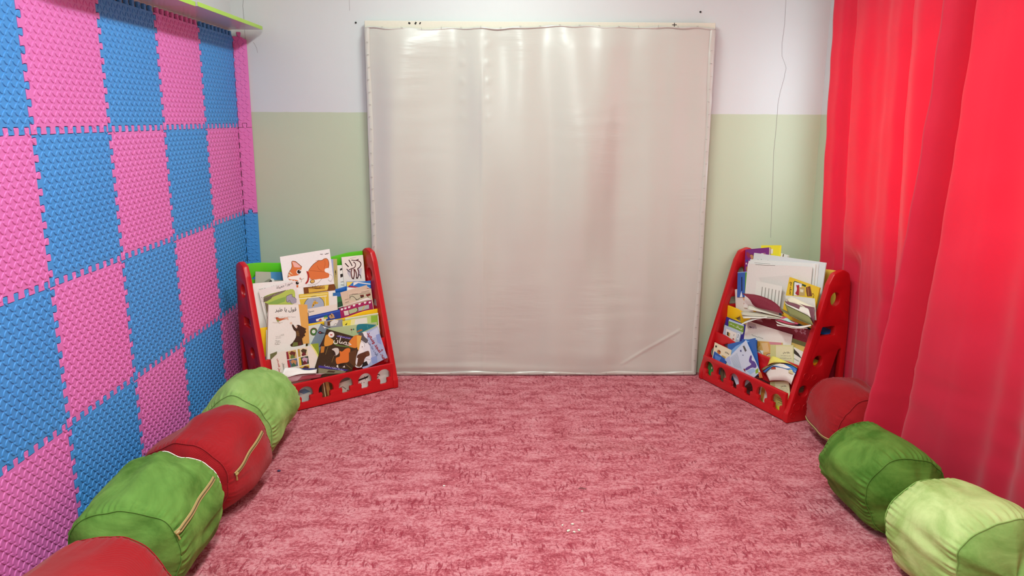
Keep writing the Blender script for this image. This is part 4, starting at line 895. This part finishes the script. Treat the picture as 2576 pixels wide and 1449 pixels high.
book('R', 4, 0.081, .113, .722, .515, 0.26, 8.0, 0.0009, '#ece4de', 'Large blank cream sheet in front of the white folders', [('l','#6f6660',.004,[(.13,.012),(.3,.022),(.45,.012)]), ('p','#e4dcd6',[(.2,.3),(.7,.2),(.9,.5),(.4,.7)])], kind='sheet')
book('R', 3, 0.045, .502, .714, .228, 0.22, -3.3, 0.0077, '#edc62e', 'Yellow picture book with a red horse, front right of the folders', [('p','#2f4a2a',[(.184,.048),(.578,.05),(.577,.098),(.181,.091)]), ('p','#e8e8ec',[(.196,.071),(.444,.055),(.466,.345),(.261,.392)]), ('p','#b01f28',[(.259,.128),(.326,.125),(.358,.09),(.391,.165),(.478,.183),(.448,.276),(.427,.351),(.362,.363),(.286,.332),(.323,.268),(.318,.196)]), ('p','#c7a86a',[(.376,.159),(.553,.11),(.605,.307),(.428,.356)]), ('p','#ece3c4',[(.412,.191),(.531,.179),(.534,.242),(.443,.257)]), ('p','#7a4424',[(.591,.099),(.71,.034),(.836,.253),(.685,.3),(.615,.188)]), ('l','#c98f58',.015,[(.642,.085),(.732,.272)]), ('l','#2f5a3a',.025,[(.177,.076),(.238,.408)]), ('e','#7a1f1c',.841,.194,.02,.015), ('t','#4a160f','تعرف مع',.109,.254,.297,-83,0.03), ('l','#7a5a1a',.012,[(.88,.2),(.86,.6)])], spine=1)
book('R', 3, 0.018, .036, .547, .22, 0.22, 17.5, 0.0009, '#e6dcd4', 'White picture page of a child with raised arms, left in the rack', [('p','#d3dcd6',[(.24,.037),(.689,.065),(1.004,.164),(.674,.277),(.393,.16)]), ('p','#e3b184',[(.325,.206),(.386,.245),(.51,.323),(.691,.492),(.656,.531),(.505,.386),(.348,.337),(.304,.279)]), ('p','#efd05a',[(.639,.54),(.724,.485),(.808,.655),(.853,.702),(.711,.665)]), ('e','#d9a578',.888,.546,.148,.088), ('p','#e0b48c',[(.828,.145),(.957,.148),(.981,.268),(.902,.238)]), ('l','#b02a30',.033,[(.343,.401),(.402,.482)]), ('l','#8a5a3a',.013,[(.864,.544),(.911,.559)])], kind='sheet')
book('R', 3, 0.05, .251, .645, .214, 0.17, 3.0, 0.0009, '#edebe2', 'Cream page with columns of small print, before the blank cream sheet', [('l','#a9a69c',.035,[(0.26,.16),(0.27,.62)]), ('l','#a9a69c',.035,[(0.39,.16),(0.40,.62)]), ('l','#a9a69c',.035,[(0.52,.16),(0.53,.62)]), ('l','#a9a69c',.035,[(0.65,.16),(0.66,.62)]), ('l','#a9a69c',.035,[(0.78,.16),(0.79,.62)]), ('l','#a9a69c',.035,[(0.91,.16),(0.92,.62)])], kind='sheet')
book('R', 2, 0.0088, .057, .389, .197, 0.233, -1.5, 0.0044, '#2c1d86', 'Navy book with a green title panel, left side of the right rack', [('p','#7ba32c',[(.134,.076),(.484,.029),(.867,.052),(.89,.206),(.576,.198),(.177,.21)]), ('p','#b9cfe4',[(.155,.029),(.844,.01),(.867,.052),(.497,.067),(.144,.079)]), ('t','#f2f4e4','البستان',.665,.136,.297,-6,0.02), ('t','#f2f4e4','سفر حلمي',.336,.136,.244,-6,0.02), ('p','#c9d6c0',[(.177,.21),(.578,.203),(.89,.206),(.854,.266),(.196,.268)])])
book('R', 2, 0.0141, .061, .34, .155, 0.186, -2.2, 0.0044, '#bccadb', 'Pale blue book with a white card and black animal, beside the navy book', [('p','#f3ece2',[(.13,.089),(.788,.079),(.797,.374),(.205,.37)]), ('p','#3a2c1e',[(.218,.171),(.324,.17),(.366,.29),(.245,.281)]), ('p','#d9ac4a',[(.313,.173),(.408,.175),(.413,.291),(.355,.292)]), ('p','#b8202a',[(.643,.272),(.729,.315),(.595,.336)]), ('p','#eef2f6',[(.816,.059),(.97,.059),(.968,.254),(.84,.261)]), ('p','#9aa3ac',[(.862,.086),(.92,.084),(.918,.215),(.866,.222)]), ('l','#6a6058',.022,[(.647,.147),(.644,.206)])], spine=1)
book('R', 2, 0.0037, .205, .355, .044, 0.2, -3.9, 0.0033, '#2a2622', 'Slim black book right of the navy book', [('r','#4f6a2c',.2,0,.5,1)])
book('R', 2, 0.003, .262, .463, .468, 0.27, 2.1, 0.0026, '#8c1230', 'Wide crimson book with pale flowers, behind the white sheets', [('p','#b87a86',[(.108,.14),(.181,.061),(.233,.129)]), ('p','#c08a94',[(.251,0),(.344,-.011),(.362,.033),(.27,.052)]), ('p','#b56f80',[(.758,.095),(.791,.057),(.827,.093),(.794,.136)]), ('e','#b56f80',.929,.053,.014,.011), ('e','#b56f80',.916,.09,.014,.011), ('e','#b56f80',.881,.106,.014,.011), ('e','#b56f80',.858,.087,.014,.011), ('e','#b56f80',.866,.049,.014,.011), ('e','#b56f80',.899,.029,.014,.011), ('e','#b56f80',.934,.101,.016,.012)])
book('R', 2, 0.0106, .242, .412, .379, 0.24, 2.1, 0.0009, '#efe7dd', 'Large white sheet with a grey photo, middle of the right rack', [('p','#c3b4b6',[(.03,.018),(.215,.028),(.259,.117),(.05,.172)]), ('e','#3c3238',.115,.125,.033,.011), ('p','#a493a2',[(.092,.11),(.206,.088),(.18,.145)]), scrib('#7a7266',.16,.42,.30,.014,.005,22,41), ('e','#5a5248',.9,.28,.008,.008)], kind='sheet')
book('R', 2, 0.0069, .61, .405, .124, 0.22, 1.9, 0.0028, '#ddc06a', 'Mustard book at the right end behind the text book', [('r','#6d7040',0,0,1,.10)])
book('R', 2, 0.0223, .243, .302, .129, 0.152, 13.1, 0.0026, '#2a63b8', 'Blue painted book behind the tilted figure book', [('p','#5aa0dc',[(.2,0),(.5,0),(.8,.6),(.5,.6)]), ('p','#163f8a',[(.6,0),(.8,0),(1,.5),(.9,.6)])])
book('R', 2, 0.0142, .348, .32, .217, 0.172, 12.1, 0.0028, '#e2ad62', 'Orange and pink painted book in the middle of the right rack', [('p','#d78a96',[(.5,.005),(.972,0),(.974,.073),(.584,.1)]), ('p','#c98a2c',[(.028,.009),(.175,.028),(.195,.142),(.084,.251)]), ('p','#efc78e',[(.225,.068),(.468,.036),(.542,.32),(.332,.364)]), ('l','#7a2430',.018,[(.432,.443),(.496,.395),(.577,.39)]), ('l','#f3e8e0',.018,[(.449,.457),(.504,.412),(.586,.411)])])
book('R', 2, 0.0221, .481, .334, .173, 0.15, 14.5, 0.0066, '#e2dfa6', 'Pale yellow text book standing upright on the red tier rail', [('r','#cfcf8e',0,0,.26,1), ('r','#e9e3b8',.26,.05,1,1), ('t','#191712','حكاية جدتي',.72,.28,.30,0,.03), ('t','#4c4838','حكاية شعبية للأطفال الصغار',.69,0.38,.44,0), ('t','#4c4838','حكاية شعبية للأطفال الصغار',.69,0.47,.52,0), ('t','#4c4838','حكاية شعبية للأطفال الصغار',.69,0.56,.36,0), ('t','#4c4838','حكاية شعبية للأطفال الصغار',.69,0.65,.42,0), ('t','#4c4838','حكاية شعبية للأطفال الصغار',.69,0.74,.48,0), ('t','#4c4838','حكاية شعبية للأطفال الصغار',.69,0.83,.30,0)], spine=1)
book('R', 2, 0.0148, .641, .367, .085, 0.19, -4.7, 0.0033, '#ece8de', 'White book with small green print right of the pale yellow text book', [scrib('#5c6a52',.2,.8,.3,.01,.03,10,51), ('p','#2c2622',[(.0,.02),(.6,.1),(1,.2),(.1,.16)]), ('r','#3d6b3a',.4,.5,.7,.62)])
book('R', 2, 0.0184, .359, .27, .069, 0.12, 11.7, 0.0033, '#eff0ea', 'Small white notebook with a black ruled edge', [('r','#bfe0f0',0,0,.2,1), ('l','#1c1a18',.05,[(.2,.02),(.92,.04),(.9,1)]), ('l','#1c1a18',.02,[(.78,0.15),(.9,0.15)]), ('l','#1c1a18',.02,[(.78,0.23),(.9,0.23)]), ('l','#1c1a18',.02,[(.78,0.31),(.9,0.31)]), ('l','#1c1a18',.02,[(.78,0.39),(.9,0.39)]), ('l','#1c1a18',.02,[(.78,0.47),(.9,0.47)]), ('l','#1c1a18',.02,[(.78,0.55),(.9,0.55)]), ('l','#1c1a18',.02,[(.78,0.63),(.9,0.63)]), ('l','#1c1a18',.02,[(.78,0.71),(.9,0.71)]), ('l','#1c1a18',.02,[(.78,0.79),(.9,0.79)])])
book('R', 1, 0.007, .056, .235, .161, 0.206, -1.4, 0.0033, '#f2e6c4', 'Cream book with an orange figure at the left of the front tier', [('e','#c9742c',.332,.212,.108,.077), ('e','#7a3a1c',.363,.184,.065,.031), ('p','#2c2018',[(.064,.076),(.166,.064),(.17,.117),(.082,.132)]), ('t','#1f1a14','سعدى',.795,.133,.237,-6,0.03), ('p','#cfa648',[(.52,.26),(.756,.257),(.744,.3),(.544,.335)])])
book('R', 1, 0.0112, .07, .183, .125, 0.143, -8.3, 0.0033, '#2f5fb5', 'Small thick blue book at the left end of the front tier', [('p','#5f8fdb',[(.1,.1),(.6,.05),(.5,.3),(.2,.3)]), scrib('#8aa6e0',.3,.7,.3,.05,.02,10,61)], spine=1)
book('R', 1, 0.003, .17, .254, .247, 0.21, 23.5, 0.0026, '#2f66b4', 'Glossy blue book behind the tilted figure book', [('p','#7fb0e6',[(0,.25),(.3,.1),(.7,.02),(.8,.05),(.4,.16),(.1,.32)]), ('p','#b5d4f2',[(.05,.4),(.3,.2),(.35,.22),(.1,.46)])])
book('R', 1, 0.0163, .193, .166, .214, 0.208, 47.8, 0.0044, '#d3deef', 'Pale blue book with a purple figure, tilted at the front of the rack', [('p','#b9c6ea',[(-.04,-.035),(.19,-.016),(.141,.192),(.068,.202)]), ('p','#5c4596',[(.936,.429),(.985,.488),(.889,.567),(.985,.656),(.997,.805),(.911,.834),(.822,.736),(.582,.696),(.526,.647),(.59,.617),(.861,.676),(.776,.538)]), ('p','#a9c8e8',[(.576,.706),(.855,.785),(.872,.894),(.655,.854)]), ('p','#8ab32c',[(.892,.864),(1.011,.884),(.946,.983),(.833,.953)]), ('p','#d0723a',[(.952,.973),(1.046,1.032),(1.014,1.181),(.899,1.121)]), ('p','#8a1c22',[(.496,.592),(.546,.617),(.524,.701),(.49,.652)]), ('p','#5b5a5a',[(.81,.068),(.874,.087),(.885,.256),(.81,.251)]), ('p','#3b3f7a',[(.657,.098),(.711,.117),(.689,.167),(.647,.147)]), ('l','#30407a',.017,[(.678,.251),(.68,.281),(.71,.285)]), ('l','#9aa6b8',.011,[(.211,.053),(.214,.35)]), ('l','#9aa6b8',.011,[(.254,.058),(.244,.378)]), ('l','#9aa6b8',.011,[(.297,.063),(.274,.406)]), ('l','#9aa6b8',.011,[(.34,.068),(.305,.433)]), ('l','#9aa6b8',.011,[(.384,.073),(.335,.461)]), ('l','#9aa6b8',.011,[(.427,.078),(.365,.489)]), ('l','#9aa6b8',.011,[(.47,.083),(.396,.516)]), ('l','#9aa6b8',.011,[(.513,.088),(.426,.544)])], spine=1)
book('R', 1, 0.0037, .567, .153, .143, 0.1, 19.7, 0.0033, '#e2dfa6', 'Pale yellow text book lying lowest in the front tier', [('r','#cfcf8e',0,0,.26,1), ('r','#e9e3b8',.26,.05,1,1), ('t','#191712','حكاية جدتي',.72,.28,.30,0,.03), ('t','#4c4838','حكاية شعبية للأطفال الصغار',.69,0.38,.44,0), ('t','#4c4838','حكاية شعبية للأطفال الصغار',.69,0.47,.52,0), ('t','#4c4838','حكاية شعبية للأطفال الصغار',.69,0.56,.36,0), ('t','#4c4838','حكاية شعبية للأطفال الصغار',.69,0.65,.42,0), ('t','#4c4838','حكاية شعبية للأطفال الصغار',.69,0.74,.48,0), ('t','#4c4838','حكاية شعبية للأطفال الصغار',.69,0.83,.30,0)], spine=1)
fan('R', 'Open book with a crimson leaf raised, pages fanned over the yellow rail', [('#7d1230', [(.194,.13,.559),(.322,.13,.577),(.439,.13,.573),(.512,.13,.551),(.544,.13,.523)], [(.232,.1,.567),(.293,.1,.55),(.349,.1,.517),(.474,.1,.525),(.578,.1,.53)]), ('#ece3da', [(.281,.11,.547),(.307,.11,.534),(.336,.11,.522),(.364,.11,.512)], [(.306,.105,.541),(.318,.105,.525),(.333,.105,.515),(.354,.105,.508)]), ('#e2dccb', [(.263,.12,.505),(.342,.12,.509),(.459,.12,.508),(.579,.12,.51)], [(.295,.09,.491),(.38,.09,.5),(.495,.09,.509),(.613,.09,.515)]), ('#d5cdb9', [(.216,.11,.455),(.306,.11,.478),(.439,.11,.496),(.591,.11,.508)], [(.263,.08,.452),(.345,.08,.465),(.476,.08,.492),(.625,.08,.514)]), ('#efe9dc', [(.238,.1,.442),(.337,.1,.468),(.453,.1,.484),(.602,.1,.507)], [(.291,.07,.439),(.392,.07,.465),(.52,.07,.494),(.636,.07,.514)]), ('#f3efe6', [(.464,.09,.492),(.368,.09,.46),(.295,.09,.424),(.242,.09,.387)], [(.489,.07,.491),(.4,.07,.458),(.328,.07,.424),(.271,.07,.394)])], 'open_book', 'book')
fan('R', 'Open book with grey and olive leaves fanned at the right of the rack', [('#d5d0c6', [(.524,.14,.617),(.609,.14,.631),(.696,.14,.643),(.752,.14,.649)], [(.573,.12,.56),(.656,.12,.551),(.73,.12,.539),(.797,.12,.547)]), ('#ebe4c8', [(.556,.13,.605),(.597,.13,.625),(.681,.13,.616),(.762,.13,.608)], [(.596,.115,.598),(.656,.115,.6),(.73,.115,.59),(.789,.115,.568)]), ('#7b4754', [(.557,.12,.593),(.634,.12,.606),(.708,.12,.605),(.776,.12,.61)], [(.593,.105,.589),(.684,.105,.58),(.76,.105,.551),(.799,.105,.534)]), ('#e9e3d6', [(.563,.115,.588),(.642,.115,.591),(.729,.115,.596),(.748,.115,.583)], [(.6,.1,.583),(.676,.1,.574),(.749,.1,.566),(.779,.1,.557)]), ('#8a8a55', [(.57,.11,.584),(.634,.11,.581),(.708,.11,.575),(.75,.11,.565)], [(.635,.09,.533),(.692,.09,.536),(.765,.09,.529),(.81,.09,.528)]), ('#6d6a4a', [(.544,.1,.557),(.619,.1,.548),(.695,.1,.536),(.788,.1,.525)], [(.578,.085,.549),(.637,.085,.539),(.718,.085,.53),(.805,.085,.527)]), ('#cc4a68', [(.529,.09,.488),(.603,.09,.523),(.644,.09,.512),(.703,.09,.513)], [(.555,.07,.494),(.599,.07,.494),(.659,.07,.498),(.726,.07,.513)]), ('#b9dcd8', [(.574,.088,.503),(.615,.088,.52),(.658,.088,.511),(.682,.088,.508)], [(.601,.07,.507),(.644,.069,.509),(.674,.07,.51),(.703,.07,.513)]), ('#f1ece4', [(.535,.085,.485),(.613,.085,.487),(.716,.085,.5),(.799,.085,.529)], [(.575,.065,.484),(.637,.065,.484),(.745,.065,.499),(.821,.065,.529)]), ('#e6dfd2', [(.552,.08,.47),(.62,.08,.478),(.679,.08,.485),(.779,.08,.508)], [(.583,.06,.469),(.643,.06,.48),(.711,.06,.488),(.806,.06,.513)])], 'open_book', 'book')
fan('R', 'Curled magazine with a yellow cover rolled open in the front tier', [('#ece06a', [(.518,.075,.232),(.533,.075,.275),(.56,.075,.292),(.647,.075,.291),(.741,.075,.285)], [(.535,.055,.236),(.565,.055,.256),(.611,.055,.274),(.7,.055,.297),(.763,.055,.29)]), ('#8d8a5c', [(.475,.07,.195),(.533,.07,.235),(.609,.07,.274),(.683,.07,.292),(.747,.07,.283)], [(.5,.055,.195),(.555,.055,.237),(.632,.055,.278),(.7,.055,.294),(.764,.055,.288)]), ('#2f6cb4', [(.493,.062,.187),(.544,.062,.23),(.604,.062,.264),(.708,.062,.291),(.756,.062,.284)], [(.533,.045,.193),(.574,.045,.233),(.615,.045,.254),(.748,.045,.267),(.762,.045,.25)]), ('#ece3da', [(.531,.052,.191),(.571,.052,.24),(.654,.052,.281),(.757,.052,.271)], [(.59,.032,.167),(.618,.032,.179),(.716,.032,.208),(.753,.032,.199)]), ('#4f7a34', [(.645,.047,.245),(.674,.047,.254),(.7,.047,.241)], [(.646,.043,.235),(.682,.042,.236),(.709,.042,.24)]), ('#b8402c', [(.58,.049,.243),(.605,.049,.248),(.624,.049,.248)], [(.579,.046,.227),(.61,.046,.237),(.622,.046,.239)]), ('#3a2a2e', [(.622,.037,.195),(.643,.037,.206),(.686,.037,.209)], [(.63,.034,.187),(.654,.034,.192),(.69,.034,.202)]), ('#d9cf9a', [(.711,.046,.266),(.734,.046,.273),(.747,.046,.26)], [(.717,.042,.251),(.735,.042,.25),(.749,.042,.255)])], 'open_magazine', 'magazine')
book('L', 1, 0.006, .17, .13, .1, 0.111, 0.0, 0.0009, '#b9bdb9', 'Grey paper seen through the second mushroom cut-out from the left, left rack', [('p','#5d7c98',[(.1,.3),(.6,.25),(.9,.45),(.5,.5)]), ('p','#d8dad2',[(.2,.55),(.9,.5),(.9,1),(.2,1)])], kind='sheet')
book('L', 1, 0.0106, .288, .132, .1, 0.111, 0.0, 0.0009, '#6b3f22', 'Brown booklet seen through the third mushroom cut-out, left rack', [('r','#17110d',0,0,.38,1), ('l','#e0cf9e',.05,[(.5,.1),(.55,1)]), ('p','#c48a4a',[(.6,.1),(.8,.2),(.9,1),(.7,1)])], kind='sheet')
book('L', 1, 0.0106, .408, .132, .1, 0.111, 0.0, 0.0009, '#cfc6b8', 'Grey drawn comic paper behind the fourth mushroom cut-out, left rack', [('p','#6a5a52',[(.1,.2),(.9,.1),(.9,.3),(.1,.38)]), ('l','#3b2f2c',.03,[(.2,.7),(.4,.55),(.6,.75)]), ('e','#b5564a',.7,.85,.06,.06)], kind='sheet')
book('L', 1, 0.0106, .527, .132, .101, 0.111, 0.0, 0.0009, '#f5f2ec', 'White page with a black line behind the fifth mushroom cut-out, left rack', [('p','#241f1c',[(.1,.42),(.7,.34),(.9,.3),(.8,.42),(.1,.5)]), ('l','#241f1c',.03,[(.62,.3),(.66,.5)]), ('e','#241f1c',.4,.62,.02,.03), ('e','#241f1c',.55,.62,.02,.03)], kind='sheet')
book('L', 1, 0.0013, .652, .129, .101, 0.111, 0.0, 0.0009, '#f5f2ec', 'White page behind the mushroom cut-out nearest the fabric board, left rack', [('l','#241f1c',.05,[(.12,.5),(.2,.38),(.34,.36),(.4,.44)]), ('l','#241f1c',.03,[(.15,.52),(.3,.5)])], kind='sheet')
book('R', 1, 0.0128, .032, .132, .1, 0.112, -0.6, 0.0009, '#4c9a4a', 'Green paper behind the mushroom cut-out nearest the fabric board, right rack', [('e','#f1e9d8',.4,.45,.06,.08), ('p','#8fc0a8',[(.6,.3),(.95,.4),(.8,.6),(.55,.5)])], kind='sheet')
book('R', 1, 0.0189, .16, .134, .099, 0.112, 0.0, 0.0009, '#6f6248', 'Brown paper edges behind the second mushroom cut-out, right rack', [('l','#3a3024',.06,[(.3,.1),(.4,1)]), ('l','#b9a878',.05,[(.55,.1),(.6,1)]), ('l','#3a3024',.05,[(.75,.1),(.8,1)])], kind='sheet')
book('R', 1, 0.0057, .504, .128, .1, 0.112, 0.0, 0.0009, '#e8d9c0', 'Cream and orange paper behind the fifth mushroom cut-out, right rack', [('p','#c98a3a',[(.1,.1),(.4,.1),(.35,1),(.1,1)]), ('l','#f4efe6',.12,[(.55,.2),(.5,1)]), ('l','#9a6a3a',.03,[(.7,.2),(.75,1)])], kind='sheet')
book('R', 1, 0.0057, .624, .128, .1, 0.112, 0.0, 0.0009, '#dcd77a', 'Yellow printed paper behind the mushroom cut-out nearest the red cushion', [('l','#4c4838',.02,[(.2,.35),(.85,.33)]), ('l','#4c4838',.02,[(.2,.45),(.85,.43)]), ('l','#4c4838',.02,[(.3,.55),(.85,.53)]), ('r','#f0e13a',0,.72,1,1)], kind='sheet')
#ENDBOOKS#

# ------------------------------------------------------------------ crumbs on the carpet
def crumb(x, y, s, m, label, n, ang=0, fl=.5, kind='crumb'):
    bm = bmesh.new(); bmesh.ops.create_icosphere(bm, subdivisions=1, radius=s)
    for v in bm.verts: v.co *= 1 + .35 * noise.noise(v.co * 90 + Vector((n, 0, 0)))
    o = obj(kind, bm, m, None, smooth=True); o.scale = (1, .65, fl); o.rotation_euler = (0, 0, ang); o.location = (x, y, s * fl * .8)
    tag(o, label, 'crumb', 'crumbs on the carpet'); return o
CR = M['pages']
for i, (x, y, s) in enumerate(((.2797, 2.7611, .0075), (.2406, 2.7553, .0065), (.282, 2.7017, .0075), (.260, 2.7106, .009), (.3017, 2.7162, .007))):
    crumb(x, y, s, CR, 'Pale crumb in the small scatter on the carpet near the bottom centre', i, i * 1.3)
crumb(.3274, 2.8642, .006, CR, 'Single pale crumb just behind the scatter of crumbs on the carpet', 8)
crumb(-.2429, 3.0882, .006, M['white'], 'Lone white speck on the carpet left of the middle', 9)
crumb(-.9885, 3.2335, .009, flat('#2b2a55'), 'Dark blue bit of fluff on the carpet beside the zipped red cushion', 10)
crumb(1.443, 3.8702, .005, M['white'], 'Tiny white speck on the carpet beside the right book rack', 11)
bm = bmesh.new(); tube(bm, [(-.017, 0, .004), (-.004, .002, .006), (.017, -.002, .004)], [.0012, .0018, .0012], 6)
o = obj('twig', bm, flat('#5b2b22')); o.location = (.3486, 3.0563, 0); tag(o, 'Thin dark sliver lying on the carpet in the middle', 'twig')

# ------------------------------------------------------------------ light
def lamp(x, y, sx, sy, power, col=(1, .97, .94)):
    ld = bpy.data.lights.new('ceiling_light', 'AREA'); ld.shape = 'RECTANGLE'; ld.size = sx; ld.size_y = sy; ld.energy = power; ld.color = col
    o = bpy.data.objects.new('ceiling_light', ld); C.objects.link(o); o.location = (x, y, ZC - .06); return o
lamp(.0, 3.32, .20, 1.0, 34, (.85, 1, .95))
lamp(-.1, 1.30, .25, 1.3, 62, (.87, 1, .96))
lamp(.0, -.6, .25, 1.3, 46, (.87, 1, .96))
w = bpy.data.worlds.new('daylight'); bpy.context.scene.world = w; w.use_nodes = True
bg = w.node_tree.nodes['Background']; bg.inputs['Color'].default_value = (.86, .93, 1, 1); bg.inputs['Strength'].default_value = 5.0
vs = bpy.context.scene.view_settings
vs.view_transform = 'Standard'; vs.look = 'None'; vs.gamma = 1; vs.use_curve_mapping = False; vs.exposure = 0.08
